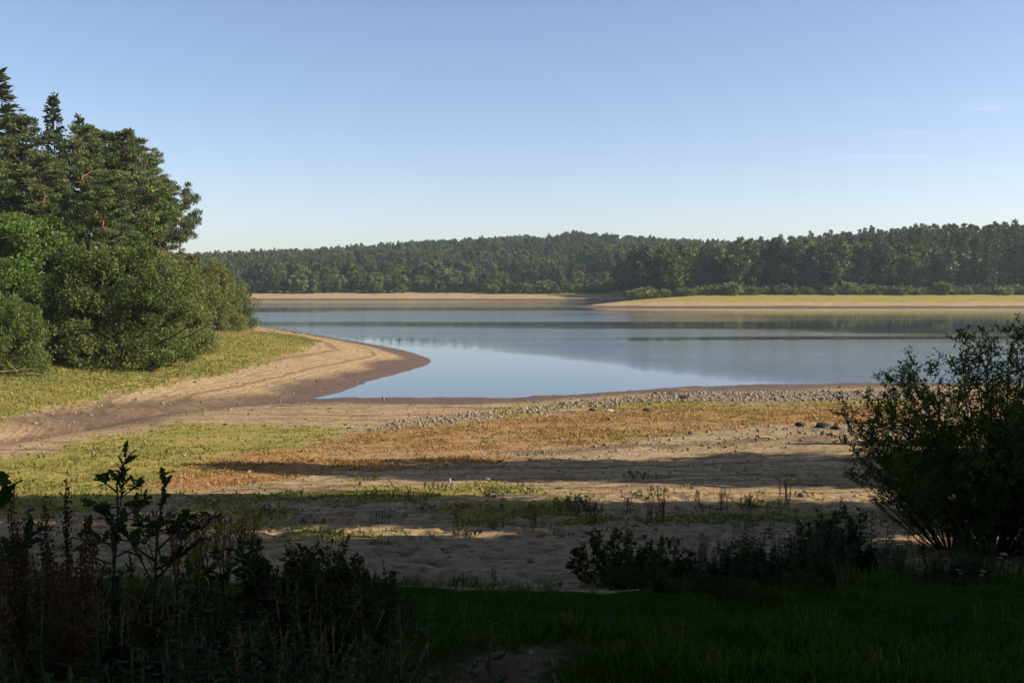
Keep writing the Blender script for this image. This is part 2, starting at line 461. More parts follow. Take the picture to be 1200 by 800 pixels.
# ground
def ground_mat():
    m, nt = nt_of('ground'); B = NB(nt)
    geo = B.n('ShaderNodeNewGeometry').outputs['Position']
    za = B.n('ShaderNodeAttribute', attribute_name='zone_a'); zb = B.n('ShaderNodeAttribute', attribute_name='zone_b')
    sa = B.n('ShaderNodeSeparateColor', {0: za.outputs['Color']}); sb = B.n('ShaderNodeSeparateColor', {0: zb.outputs['Color']})
    green, orange, mud = sa.outputs[0], sa.outputs[1], sa.outputs[2]
    stones = za.outputs['Alpha']
    lawn, floor, path = sb.outputs[0], sb.outputs[1], sb.outputs[2]
    dep = zb.outputs['Alpha']                  # stranded tide-lines on the sand
    n1 = B.noise(geo, .35, 6., .6); n2 = B.noise(geo, 2.6, 6., .65); n3 = B.noise(geo, 14., 4., .7); n4 = B.noise(geo, .07, 4., .55)
    sand = B.ramp(B.math('ADD', B.math('MULTIPLY', n2, .55), B.math('MULTIPLY', n1, .45)), [(.30, (.215, .16, .09)), (.5, (.355, .266, .152)), (.70, (.47, .368, .22))])
    sand = B.mix(B.rng(n4, .45, .62), sand, B.mix(.5, sand, (.35, .255, .155)))
    # level lines left on the beach by the falling water
    zc = B.n('ShaderNodeSeparateXYZ', {0: geo}).outputs[2]
    zz = B.n('ShaderNodeCombineXYZ', {2: B.math('MULTIPLY', B.math('ADD', zc, B.math('MULTIPLY', n1, .22)), 9.)}).outputs[0]
    ln = B.noise(zz, 1.1, 3., .6)
    sand = B.mix(B.math('MULTIPLY', B.rng(ln, .47, .62), dep), sand, (.185, .13, .082))
    ln2 = B.noise(zz, 3.7, 2., .5)
    sand = B.mix(B.math('MULTIPLY', B.rng(ln2, .50, .64, 0., .28), dep), sand, (.15, .105, .068))
    dimple_shade = B.math('MULTIPLY', B.rng(B.math('ADD', B.math('MULTIPLY', B.noise(geo, 5.5, 4., .6), .7), B.math('MULTIPLY', n3, .3)), .47, .60), .72)  # shade of trodden dimples painted into the sand as darker blotches
    sand = B.mix(dimple_shade, sand, B.mix(1., sand, (.50, .44, .38), 'MULTIPLY'))
    # wet mud
    mudc = B.ramp(n2, [(.3, (.068, .040, .025)), (.7, (.140, .088, .052))])
    mr = B.rng(B.math('ADD', B.math('ADD', mud, B.math('MULTIPLY', B.math('SUBTRACT', n1, .5), .9)), B.math('MULTIPLY', B.math('SUBTRACT', ln, .5), .8)), .15, .95)
    c = B.mix(mr, sand, mudc)
    # stones
    vo = B.n('ShaderNodeTexVoronoi', {'Vector': geo, 'Scale': 5.5, 'Randomness': 1.})
    stc = B.mix(.75, B.mix(1., vo.outputs['Color'], (.26, .22, .17), 'MULTIPLY'), (.22, .18, .135))
    stm = B.math('MULTIPLY', stones, B.rng(B.math('ADD', n2, B.math('MULTIPLY', n3, .3)), .48, .72))
    c = B.mix(stm, c, stc)
    # plants covering the shore
    og = B.ramp(n2, [(.3, (.22, .115, .048)), (.5, (.30, .165, .066)), (.72, (.34, .235, .095))])
    om = B.rng(B.math('ADD', orange, B.math('MULTIPLY', B.math('SUBTRACT', n3, .5), .9)), .12, .6)
    c = B.mix(B.math('MULTIPLY', om, .9), c, og)
    gg = B.ramp(n1, [(.30, (.17, .175, .038)), (.5, (.245, .215, .052)), (.70, (.31, .235, .085))])
    gm = B.rng(B.math('ADD', green, B.math('MULTIPLY', B.math('SUBTRACT', B.math('ADD', B.math('MULTIPLY', n3, .5), B.math('MULTIPLY', n2, .5)), .5), 1.0)), .14, .62)
    c = B.mix(B.math('MULTIPLY', gm, .92), c, gg)
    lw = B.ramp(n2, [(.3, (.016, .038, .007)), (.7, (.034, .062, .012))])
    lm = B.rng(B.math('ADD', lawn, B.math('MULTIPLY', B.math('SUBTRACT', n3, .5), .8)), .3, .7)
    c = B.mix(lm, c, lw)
    c = B.mix(B.math('MULTIPLY', path, .9), c, B.ramp(n2, [(.3, (.055, .038, .024)), (.7, (.10, .072, .048))]))
    c = B.mix(floor, c, B.ramp(n2, [(.3, (.025, .022, .012)), (.7, (.05, .045, .02))]))
    c = B.mix(B.rng(n3, .35, .75, .0, .35), c, B.mix(1., c, (.55, .5, .45), 'MULTIPLY'))
    hsum = B.math('ADD', B.math('MULTIPLY', n3, .35), B.math('MULTIPLY', n2, .65))
    bp = B.n('ShaderNodeBump', {'Height': hsum, 'Strength': .55, 'Distance': .12})
    p = B.n('ShaderNodeBsdfPrincipled', {'Base Color': c, 'Roughness': B.rng(mud, .3, 1., .95, .6), 'Normal': bp.outputs[0], 'Specular IOR Level': B.rng(mud, .3, 1., 0., .25)})
    B.n('ShaderNodeOutputMaterial', {'Surface': p.outputs[0]})
    return m

def water_mat():
    m, nt = nt_of('lake_water'); B = NB(nt)
    geo = B.n('ShaderNodeNewGeometry').outputs['Position']
    # wind lanes: calm slicks and ruffled water
    warp = B.n('ShaderNodeMapping', {'Vector': geo, 'Scale': (.0035, .030, 1.), 'Rotation': (0, 0, R(4)), 'Location': (.35, .22, 0)}).outputs[0]
    lane = B.noise(warp, 1., 3., .5)
    y = B.n('ShaderNodeSeparateXYZ', {0: geo}).outputs[1]; x = B.n('ShaderNodeSeparateXYZ', {0: geo}).outputs[0]
    nn = B.noise(geo, .035, 3., .5)
    # the sheltered cove behind the spit and the strip under the far right shore lie calm
    yy = B.math('ADD', y, B.math('MULTIPLY', B.math('SUBTRACT', nn, .5), 26.))
    calm1 = B.math('MULTIPLY', B.rng(B.math('ADD', B.math('MULTIPLY', x, 1.9), yy), 128., 108.), B.rng(yy, 170., 120.))
    calm2 = B.math('MULTIPLY', B.rng(B.math('ADD', y, B.math('MULTIPLY', B.math('SUBTRACT', nn, .5), 40.)), 132., 158.), B.rng(x, 12., 60.))
    ruf = B.math('MULTIPLY', B.rng(lane, .40, .58, .12, 1.), B.math('SUBTRACT', 1., B.math('MAXIMUM', B.math('MULTIPLY', calm1, .97), B.math('MULTIPLY', calm2, .90))))
    w1 = B.n('ShaderNodeMapping', {'Vector': geo, 'Scale': (.55, 1.25, 1.), 'Rotation': (0, 0, R(-12))}).outputs[0]
    h = B.math('ADD', B.math('MULTIPLY', B.noise(w1, .9, 3., .55), .7), B.math('MULTIPLY', B.noise(w1, 3.5, 3., .6), .25))
    bp = B.n('ShaderNodeBump', {'Height': h, 'Strength': 1., 'Distance': B.math('MULTIPLY', B.math('ADD', ruf, .010), .11)})
    p = B.n('ShaderNodeBsdfPrincipled', {'Base Color': (.045, .060, .066, 1), 'Roughness': B.rng(ruf, 0., 1., .015, .10), 'IOR': 1.333, 'Normal': bp.outputs[0], 'Specular IOR Level': .5})
    B.n('ShaderNodeOutputMaterial', {'Surface': p.outputs[0]})
    return m

# ------------------------------------------------------------------ light and sky
SUN_AZ = 96.   # degrees to the right of the view
SUN_EL = 30.
sd = bpy.data.lights.new("sun", 'SUN'); so = bpy.data.objects.new("sun", sd); COL.objects.link(so)
sd.energy = 5.0; sd.angle = R(.5); sd.color = (1., .87, .69)
sv = Vector((math.sin(R(SUN_AZ)) * math.cos(R(SUN_EL)), math.cos(R(SUN_AZ)) * math.cos(R(SUN_EL)), math.sin(R(SUN_EL))))
so.rotation_euler = sv.to_track_quat('Z', 'Y').to_euler(); so.location = (60, 30, 60)

w = bpy.data.worlds.new("World"); scene.world = w; w.use_nodes = True
nt = w.node_tree; nt.nodes.clear(); B = NB(nt)
sky = B.n('ShaderNodeTexSky', sky_type='NISHITA', sun_disc=False, sun_elevation=R(SUN_EL), sun_rotation=R(SUN_AZ), altitude=500., air_density=.88, dust_density=1.1, ozone_density=1.7)
gen = B.n('ShaderNodeTexCoord').outputs['Generated']
sp = B.n('ShaderNodeSeparateXYZ', {0: gen})
# thin streaks of high cloud, low in the sky
plane = B.n('ShaderNodeCombineXYZ', {0: B.math('DIVIDE', sp.outputs[0], B.math('ADD', sp.outputs[2], .06)), 1: B.math('DIVIDE', sp.outputs[1], B.math('ADD', sp.outputs[2], .06))}).outputs[0]
cl = B.noise(B.n('ShaderNodeMapping', {'Vector': plane, 'Scale': (.5, 1.3, 1), 'Rotation': (0, 0, R(20)), 'Location': (3.1, 1.7, 0)}).outputs[0], 1.3, 5., .6)
band = B.math('MULTIPLY', B.rng(sp.outputs[2], .05, .10), B.rng(sp.outputs[2], .24, .14))
clf = B.math('MULTIPLY', B.rng(cl, .56, .78), B.math('MULTIPLY', B.math('MULTIPLY', band, B.rng(sp.outputs[0], .12, .30)), .34))
wbal = B.mix(1., sky.outputs[0], (1.06, .985, 1.0), 'MULTIPLY')
col = B.mix(clf, wbal, (7.5, 7.6, 7.8))
bg = B.n('ShaderNodeBackground', {'Color': col, 'Strength': .093})
B.n('ShaderNodeOutputWorld', {'Surface': bg.outputs[0]})

scene.view_settings.view_transform = 'Standard'; scene.view_settings.look = 'None'
scene.view_settings.exposure = EXPOSURE; scene.view_settings.gamma = 1.0
scene.render.engine = 'CYCLES'
cy = scene.cycles
cy.max_bounces = 6; cy.diffuse_bounces = 2; cy.glossy_bounces = 3; cy.transmission_bounces = 3; cy.volume_bounces = 0; cy.transparent_max_bounces = 4
cy.caustics_reflective = False; cy.caustics_refractive = False
cy.use_denoising = True

# ------------------------------------------------------------------ ground sheet
def build_ground():
    a1 = np.linspace(-34, 34, 560)
    a2 = np.linspace(36, 324, 130)
    ang = np.radians(np.concatenate([a1, a2])); na = len(ang)
    rad = np.concatenate([[.0], np.geomspace(.5, 2.6, 14), np.geomspace(2.62, 130, 520), np.geomspace(132, 282, 60), np.linspace(283, 330, 70), np.linspace(332, 394, 20), np.linspace(396, 440, 50), np.geomspace(446, 1480, 60)])
    nr = len(rad)
    A, RR = np.meshgrid(ang, rad)
    X = RR * np.sin(A); Y = RR * np.cos(A)
    z0 = terrain(X.ravel(), Y.ravel()).reshape(X.shape)
    Z = z0 + micro(X, Y)
    V = np.stack([X, Y, Z], -1).reshape(-1, 3)
    i = np.arange(nr - 1)[:, None] * na; j = np.arange(na)[None]; j2 = (j + 1) % na
    Q = np.stack([i + j, i + na + j, i + na + j2, i + j2], -1).reshape(-1, 4)
    Q = Q[:, ::-1]
    me = raw_mesh('ground', V, Q, np.zeros((0, 3), np.int64), ground_mat(), None, True)
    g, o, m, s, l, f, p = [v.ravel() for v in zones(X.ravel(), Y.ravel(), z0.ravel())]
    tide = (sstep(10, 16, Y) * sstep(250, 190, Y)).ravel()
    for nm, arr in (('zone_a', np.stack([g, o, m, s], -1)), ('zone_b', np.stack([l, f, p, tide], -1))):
        at_ = me.attributes.new(nm, 'FLOAT_COLOR', 'POINT'); at_.data.foreach_set('color', arr.astype(np.float32).ravel())
    tag(new_obj('ground', me), kind='structure')
build_ground()

wb = MB(); wb.add([(-700, 40, 0), (700, 40, 0), (700, 760, 0), (-700, 760, 0)], [(0, 1, 2, 3)])
tag(new_obj('water', wb.mesh('water', water_mat())), kind='structure')

if HAZE:
    hm, hnt = nt_of('haze'); HB = NB(hnt)
    hv = HB.n('ShaderNodeVolumePrincipled', {'Color': (.72, .86, 1., 1), 'Density': HAZE, 'Anisotropy': .2})
    HB.n('ShaderNodeOutputMaterial', {'Volume': hv.outputs[0]})
    hb = MB(); r_ = 1500; z0, z1 = -5., 75.
    hb.add([(-r_, -r_, z0), (r_, -r_, z0), (r_, r_, z0), (-r_, r_, z0), (-r_, -r_, z1), (r_, -r_, z1), (r_, r_, z1), (-r_, r_, z1)],
           [(0, 3, 2, 1), (4, 5, 6, 7), (0, 1, 5, 4), (1, 2, 6, 5), (2, 3, 7, 6), (3, 0, 4, 7)])
    tag(new_obj('haze', hb.mesh('haze', hm)), kind='stuff')
# ------------------------------------------------------------------ tree kinds
def clump(mb, c, size, n, L, W, base, spread=.28, up=.2, out=.8, fold=False):
    c = np.asarray(c, float); size = np.asarray(size, float)
    u = runit(n) * (rng.random((n, 1)) ** .45)
    P = c + u * size
    D = nrm(u) * out + runit(n) * .7 + np.array([0, 0, up])
    leaves(mb, P, D, L * rng.uniform(.5, 1.4, n), W * rng.uniform(.6, 1.4, n), np.clip(base + rng.normal(0, spread * .6, n), 0, 1), fold=fold)

def make_pine(H, Rc, base=.42, limbs=46, leafn=135, wob=.03, L=.29, W=.095):
    tr = MB(); cr = MB()
    path = curve_path((0, 0, -.4), (0, 0, 1), H * .97, 9, (rng.normal() * .12, rng.normal() * .12, .3), wob)
    hs = np.linspace(0, 1, 9)
    tube(tr, path, np.interp(hs, [0, .1, .8, 1], [.30, .23, .09, .03]) * H / 20, 8)
    for i in range(limbs):
        t = base * .75 + (1 - base * .75) * ((i + rng.random()) / limbs) ** .9
        p = np.array([np.interp(t, hs, path[:, k]) for k in range(3)])
        prof = np.interp(t, [base * .7, base, base + .15, .75, .92, 1], [.45, .8, 1, .86, .62, .30])
        az = i * 2.4 + rng.random() * .9; ln = Rc * prof * rng.uniform(.6, 1.2)
        el = np.interp(t, [.3, .7, 1], [-.05, .15, .7])
        d = (math.cos(az) * math.cos(el), math.sin(az) * math.cos(el), math.sin(el))
        br = curve_path(p, d, ln, 6, (0, 0, .5), .12)
        tube(tr, br, np.linspace(.055, .015, 6) * H / 20, 5)
        nc = max(2, int(ln * 2.1))
        tn = rng.uniform(.25, .75)
        for k in range(nc):
            f = rng.uniform(.4, 1.05)
            q = np.array([np.interp(f, np.linspace(0, 1, 6), br[:, m]) for m in range(3)]) + rng.normal(size=3) * np.array([.45, .45, .22]) * (.4 + ln * .14)
            s = rng.uniform(.5, .9) * (.5 + .10 * ln)
            clump(cr, q, (s, s, s * .32), int(leafn * rng.uniform(.7, 1.2)), L, W, tn + rng.normal() * .1, .34, .55, .6)
    clump(cr, path[-1], (.5, .5, .8), 60, L, W, .5, .3, .9, .4)
    return [('trunk', tr.mesh('pine_trunk', M['pinebark'], True), []), ('crown', cr.mesh('pine_crown', M['pine']), [])]

def make_spruce(H, Rc, layers=26, per=9, L=.5, W=.16, mat='spruce', n=12, base=.06):
    tr = MB(); cr = MB()
    tube(tr, [(0, 0, -.4), (0, 0, H * .5), (0, 0, H)], [.26 * H / 20, .14 * H / 20, .02], 7)
    for i in range(layers):
        t = base + (1 - base) * (i / layers) ** .92
        z = H * t; r = Rc * (1 - t) ** .85 + .12
        for k in range(per):
            az = k * 2 * math.pi / per + i * .7 + rng.normal() * .25; ln = r * rng.uniform(.5, 1.25)
            dr = -.28 + .75 * t
            d = np.array([math.cos(az), math.sin(az), dr + rng.normal() * .16]); z = H * t + rng.normal() * .18
            m = max(4, int(n * (.35 + ln / Rc)))
            f = rng.random(m) ** .7
            P = np.array([0, 0, z]) + d * (f * ln)[:, None] + np.stack([0 * f, 0 * f, .25 * ln * f * f], -1) + rng.normal(size=(m, 3)) * .13 * (ln * .3 + .3)
            D = d * .8 + runit(m) * .55 + np.array([0, 0, -.15])
            leaves(cr, P, D, L * rng.uniform(.7, 1.3, m), W * rng.uniform(.8, 1.2, m), np.clip(rng.normal(.45, .22, m) + .1 * f, 0, 1))
    m = 24; leaves(cr, np.stack([0 * np.arange(m), 0 * np.arange(m), H * np.linspace(.93, 1., m)], -1), runit(m) * .7 + np.array([0, 0, .8]), L * .7, W, .5)
    return [('trunk', tr.mesh('spruce_trunk', M['bark'], True), []), ('crown', cr.mesh('spruce_crown', M[mat]), [])]

def make_broad(H, Rc, base=.25, limbs=26, leafn=60, L=.34, W=.20, mat='broad', flat=.8, bark='bark', clumps=2.4, cs=1.):
    tr = MB(); cr = MB()
    path = curve_path((0, 0, -.4), (0, 0, 1), H * .85, 8, (rng.normal() * .3, rng.normal() * .3, .3), .06)
    hs = np.linspace(0, 1, 8)
    tube(tr, path, np.interp(hs, [0, .08, .6, 1], [.38, .27, .14, .03]) * H / 18, 8)
    for i in range(limbs):
        t = base + (1 - base) * ((i + rng.random()) / limbs)
        p = np.array([np.interp(t * .98, hs, path[:, k]) for k in range(3)])
        prof = np.interp(t, [base, base + .2, .6, .85, 1], [.75, 1, .95, .65, .35])
        az = i * 2.4 + rng.random(); ln = Rc * prof * rng.uniform(.72, 1.12)
        el = np.interp(t, [base, .6, 1], [.15, .5, 1.1])
        d = (math.cos(az) * math.cos(el), math.sin(az) * math.cos(el), math.sin(el))
        br = curve_path(p, d, ln, 6, (0, 0, .25), .16)
        tube(tr, br, np.linspace(.11, .02, 6) * H / 18, 5)
        tn = rng.uniform(.3, .7)
        for k in range(max(3, int(ln * clumps))):
            f = rng.uniform(.35, 1.08)
            q = np.array([np.interp(f, np.linspace(0, 1, 6), br[:, m]) for m in range(3)]) + rng.normal(size=3) * .32 * (.5 + ln * .22)
            s = rng.uniform(.5, 1.0) * (.45 + .13 * ln) * cs
            clump(cr, q, (s, s, s * flat), int(leafn * rng.uniform(.7, 1.25)), L, W, tn + rng.normal() * .12, .28, .15, .75)
    return [('trunk', tr.mesh('broad_trunk', M[bark], True), []), ('crown', cr.mesh('broad_crown', M[mat]), [])]

def make_bush(H, Rx, clumps=260, leafn=85, L=.2, W=.09, mat='sallow', cs=.75, low=.0, stems=14):
    """a big rounded bush: clumps of leaves through a lobed dome"""
    tr = MB(); cr = MB()
    lob = [(runit(1)[0] * np.array([1, 1, .7]), rng.uniform(.85, 1.2), rng.normal() * .14) for _ in range(22)]
    def rad(u):
        r = .74; tn = 0.
        for c, s, t_ in lob:
            v = s * max(0, float(np.dot(u, nrm(c)))) ** 5
            if v > r: r = v; tn = t_
        return min(r, 1.14), tn
    for i in range(stems):
        az = rng.random() * 6.28; el = rng.uniform(.5, 1.4)
        d = (math.cos(az) * math.cos(el), math.sin(az) * math.cos(el), math.sin(el))
        br = curve_path((math.cos(az) * .4, math.sin(az) * .4, -.3), d, H * .75, 6, (0, 0, .3), .1)
        tube(tr, br, np.linspace(.10, .02, 6) * H / 8, 5)
    for i in range(clumps):
        u = runit(1)[0]
        if u[2] < -.55: u[2] *= -1
        f = rng.random() ** .28
        r0, tl = rad(u); r = r0 * f
        q = np.array([u[0] * Rx * r, u[1] * Rx * r, H * .40 + u[2] * H * .60 * r if u[2] > 0 else H * .40 + u[2] * H * .72 * r])
        q[2] = max(q[2], .3 + low)
        if i % 6 == 0:                                    # a skirt that sweeps the ground
            a = rng.random() * 6.28; r = rng.uniform(.62, .93); q = np.array([math.cos(a) * Rx * r, math.sin(a) * Rx * r, rng.uniform(.15, .22 * H)])
        s = rng.uniform(.4, 1.15) * cs
        clump(cr, q, (s, s, s * .75), int(leafn * rng.uniform(.6, 1.3)), L, W, np.clip(rng.uniform(.25, .62) + tl, .05, .95), .28, .25, .7)
    for i in range(clumps // 7):                          # shoots that stand out of the outline
        u = runit(1)[0]; u[2] = abs(u[2]) * .9 + .05; u = nrm(u); r0, tl = rad(u); r = r0 * rng.uniform(1.0, 1.13)
        q = np.array([u[0] * Rx * r, u[1] * Rx * r, H * .40 + u[2] * H * .60 * r]); s = rng.uniform(.2, .42) * cs
        clump(cr, q, (s * .7, s * .7, s * 1.5), int(leafn * .28), L, W, np.clip(rng.uniform(.4, .8) + tl, .05, .95), .25, .6, .5)
    return [('stems', tr.mesh('bush_stems', M['twig'], True), []), ('foliage', cr.mesh('bush_foliage', M[mat]), [])]

# ------------------------------------------------------------------ the wood on the left bank
PINES = [make_pine(23, 4.2, .45), make_pine(21, 3.8, .40), make_pine(22, 4.6, .5, 42, 120), make_pine(13, 3.6, .16, 34, 105)]
SPRUCES = [make_spruce(24, 4.6, 34, 11, .6, .22, n=18), make_spruce(21, 3.8, 32, 10, .55, .2, n=17)]
BROADS = [make_broad(15, 5.2, .12, 36, 130, .27, .18), make_broad(13, 4.6, .12, 34, 130, .27, .18)]
BUSHES = [make_bush(9.6, 6.1, 760, 170, .18, .10, cs=.8), make_bush(8.6, 5.4, 520, 150, .18, .10, 'bushlight', cs=.8), make_bush(6.0, 4.2, 320, 130, .17, .09, 'sallow')]

def tree_at(px, d, ytop, kind, kH, name, label, group, rz=None, wid=1., cat='tree', ybase=None):
    """kind with height kH scaled so that its top reaches ytop at depth d"""
    v = ray(px, ytop); x = v[0] / v[1] * d
    ztop = CAM_Z + v[2] / v[1] * d
    zb = float(gz(x, d)) - .1
    s = (ztop - zb) / kH
    return place(name, kind, (x, d, zb), rng.random() * 6.28 if rz is None else rz, (s * wid, s * wid, s), label, cat, group)

LW = 'trees of the wood on the left bank'
tree_at(-6, 92, 80, SPRUCES[0], 24, 'spruce_tree', 'tall dark spruce at the left edge of the photo, highest of the left wood', LW, wid=1.5)
tree_at(62, 96, 110, SPRUCES[0], 24, 'spruce_tree', 'slim spruce with a bare pointed top rising between the left edge and the round pines', LW, wid=.8)
tree_at(93, 100, 136, SPRUCES[1], 21, 'spruce_tree', 'small spruce tip peeping out behind the pines, just right of the slim spruce', LW, wid=.8)
tree_at(32, 90, 128, PINES[0], 23, 'pine_tree', 'brown-green pine between the tallest spruce and the slim pointed spruce', LW, wid=1.0)
tree_at(80, 90, 142, PINES[2], 22, 'pine_tree', 'pine standing in front of the slim pointed spruce, orange bark showing', LW, wid=1.0)
tree_at(108, 94, 142, PINES[1], 21, 'pine_tree', 'tall round-topped pine, first of the pines right of the slim spruce', LW, wid=1.05)
tree_at(130, 97, 147, PINES[0], 23, 'pine_tree', 'round-topped pine in the middle of the pines right of the slim spruce', LW, wid=1.05)
tree_at(150, 100, 158, PINES[2], 22, 'pine_tree', 'round-topped pine just left of the stepped right shoulder of the left wood', LW, wid=1.0)
tree_at(172, 102, 176, PINES[1], 21, 'pine_tree', 'pine at the stepped right shoulder of the left wood, above the leaning small pine', LW, wid=.95)
tree_at(186, 100, 205, PINES[2], 22, 'pine_tree', 'lower pine just below the right shoulder of the left wood', LW, wid=.9)
tree_at(203, 104, 216, PINES[3], 13, 'pine_tree', 'lowest small pine leaning out over the right end of the left wood', LW, wid=.7)
tree_at(108, 82, 196, PINES[1], 21, 'pine_tree', 'olive pine in front of the tall round-topped pine, above the big dark bush', LW, wid=1.1)
tree_at(160, 90, 205, PINES[3], 13, 'pine_tree', 'short bushy pine above the right side of the big dark bush', LW, wid=.95)
tree_at(8, 74, 226, BROADS[0], 15, 'broadleaf_tree', 'bright green broadleaf tree at the left edge below the pines', LW, wid=.95)
tree_at(34, 82, 178, PINES[2], 22, 'pine_tree', 'broad olive pine directly above the bright green tree at the left edge', LW, wid=1.15)
tree_at(-30, 80, 150, PINES[0], 23, 'pine_tree', 'pine cut by the left edge of the photo, beside the bright green broadleaf tree', LW)
tree_at(60, 79, 244, BROADS[1], 13, 'broadleaf_tree', 'mid green broadleaf tree above the left side of the big dark bush', LW, wid=.9)
tree_at(150, 88, 244, BROADS[1], 13, 'broadleaf_tree', 'low yellowish green broadleaf tree directly above the crown of the big dark bush', LW, wid=.8)
tree_at(130, 72, 264, BUSHES[0], 9.9, 'sallow_bush', 'huge dark rounded sallow bush on the grass of the left bank', 'bushes on the left bank', .4, wid=.98, cat='bush')
tree_at(200, 84, 288, BUSHES[1], 8.9, 'sallow_bush', 'pale green bush tucked behind the right side of the huge dark bush', 'bushes on the left bank', 1.4, wid=.72, cat='bush')
tree_at(243, 118, 299, BUSHES[1], 8.9, 'sallow_bush', 'light olive rounded bush standing at the tip of the left bank beside the lake', 'bushes on the left bank', 2.1, wid=.86, cat='bush')
tree_at(266, 126, 322, BUSHES[2], 6.2, 'sallow_bush', 'low olive bush at the very end of the left bank, nearest the water', 'bushes on the left bank', 0., wid=.85, cat='bush')
tree_at(6, 62, 330, BUSHES[2], 6.2, 'sallow_bush', 'brownish green bush cut by the left edge of the photo', 'bushes on the left bank', 1., wid=.75, cat='bush')
tree_at(-52, 66, 262, BROADS[1], 13, 'broadleaf_tree', 'bright broadleaf tree mostly outside the left edge, behind the brownish bush', LW)
for i, (px, d, yt, kd, kh) in enumerate([(-70, 100, 100, 0, 23), (-130, 96, 90, 2, 22), (40, 112, 150, 1, 21), (120, 118, 170, 0, 23)]):
    tree_at(px, d, yt, PINES[kd], kh, 'pine_tree', 'pine of the hidden rear rank of the left wood', LW)

# ------------------------------------------------------------------ the woods across the lake
FC = [make_spruce(20, 3.4, 20, 7, .95, .5, 'farcon', 11, .02), make_spruce(20, 2.9, 19, 7, .9, .46, 'farcon', 11, .12),
      make_spruce(18, 4.0, 17, 7, 1.0, .55, 'farcon', 12, .10)]
FP = [make_broad(19, 3.6, .3, 24, 24, .8, .5, 'farcon', .6, 'pinebark', 1.5, 1.15), make_broad(18, 3.8, .35, 22, 24, .8, .5, 'farcon', .55, 'pinebark', 1.5, 1.15)]
FB = [make_broad(15, 4.6, .12, 26, 28, .8, .55, 'farbroad', .8, 'bark', 1.5, 1.1), make_broad(13, 4.2, .10, 26, 28, .78, .52, 'farbroad', .85, 'bark', 1.5, 1.1)]
FS = [make_bush(4.2, 2.9, 46, 22, .62, .42, 'farbush', .75, 0, 5), make_bush(2.6, 2.7, 36, 22, .55, .38, 'farbush', .65, 0, 5)]
KH = {'c': 20, 'p': 17.5, 'b': 14}

class Sites:
    """keeps trees their own distance apart"""
    def __init__(s): s.p = []
    def ok(s, x, y, r):
        for a, b in s.p:
            if (a - x) ** 2 + (b - y) ** 2 < r * r: return False
        s.p.append((x, y)); return True
st = Sites()
def fdist(x, y):
    a = np.array([x]); b = np.array([y])
    d, _, _ = seg_dist(a, b, FAR[:-2], False)
    return float(d[0]) * (1 if inside(a, b, FAR)[0] else -1)

def far_tree(x, y, kind, label, group, sc=1.):
    k = {'c': FC, 'p': FP, 'b': FB}[kind]
    me = k[int(rng.integers(len(k)))]
    nm = {'c': 'conifer_tree', 'p': 'pine_tree', 'b': 'broadleaf_tree'}[kind]
    s = sc * rng.uniform(.85, 1.15)
    place(nm, me, (x, y, float(terrain(x, y)) - .3), rng.random() * 6.28, (s * rng.uniform(.9, 1.15), s * rng.uniform(.9, 1.15), s), label, 'tree', group)

n_far = {'c': 0, 'p': 0, 'b': 0}
LAB = {
 ('r', 'c'): 'dark conifer in the front rows of the wood on the right far shore',
 ('r', 'p'): 'far pine in the front rows of the wood on the right far shore',
 ('r', 'b'): 'leafy tree in the front rows of the wood on the right far shore',
 ('l', 'c'): 'dark conifer in the front rows of the hillside wood across the lake',
 ('l', 'p'): 'pine in the front rows of the hillside wood across the lake',
 ('l', 'b'): 'round leafy tree in the front rows of the hillside wood across the lake'}
GRP = {'r': 'front rows of the wood on the right far shore', 'l': 'front rows of the hillside wood across the lake'}
# right-hand wood: ranks a few metres apart, behind the strip of grass
fx = fbm
for rank, (dy, cnt) in enumerate([(0, 46), (6, 46), (12, 44)]):
    for i in range(cnt):
        x = 26 + (i + rng.random()) * (185 / cnt); y = 331 + dy + rng.normal() * 1.6 + .02 * x
        if x / y > .60 or fdist(x, y) < 7: continue
        if not st.ok(x, y, 3.0): continue
        p = fbm(np.array([x]), np.array([y]), 26, 2, 77)[0]
        kind = 'b' if (p > .50 and rank < 2) or rng.random() < .15 else ('p' if rng.random() < .65 and x < 150 else 'c')
        far_tree(x, y, kind, LAB['r', kind], GRP['r'], {'c': .90, 'p': 1.0, 'b': 1.08}[kind] * np.interp(x, [26, 60, 120, 190], [.92, .95, 1.0, 1.2]))
# hillside wood on the left: front ranks
for rank, (dy, cnt) in enumerate([(0, 64), (6, 60), (13, 40)]):
    for i in range(cnt):
        x = -152 + (i + rng.random()) * (196 / cnt)
        y = 429 + dy + rng.normal() * 1.8
        if fdist(x, y) < 16 or x > 44: continue
        if not st.ok(x, y, 2.7): continue
        p = fbm(np.array([x]), np.array([y]), 22, 2, 78)[0]
        kind = 'b' if rank == 0 and rng.random() < .7 or p > .55 else ('p' if rng.random() < .5 else 'c')
        far_tree(x, y, kind, LAB['l', kind], GRP['l'], {'c': .62, 'p': .68, 'b': .58}[kind])
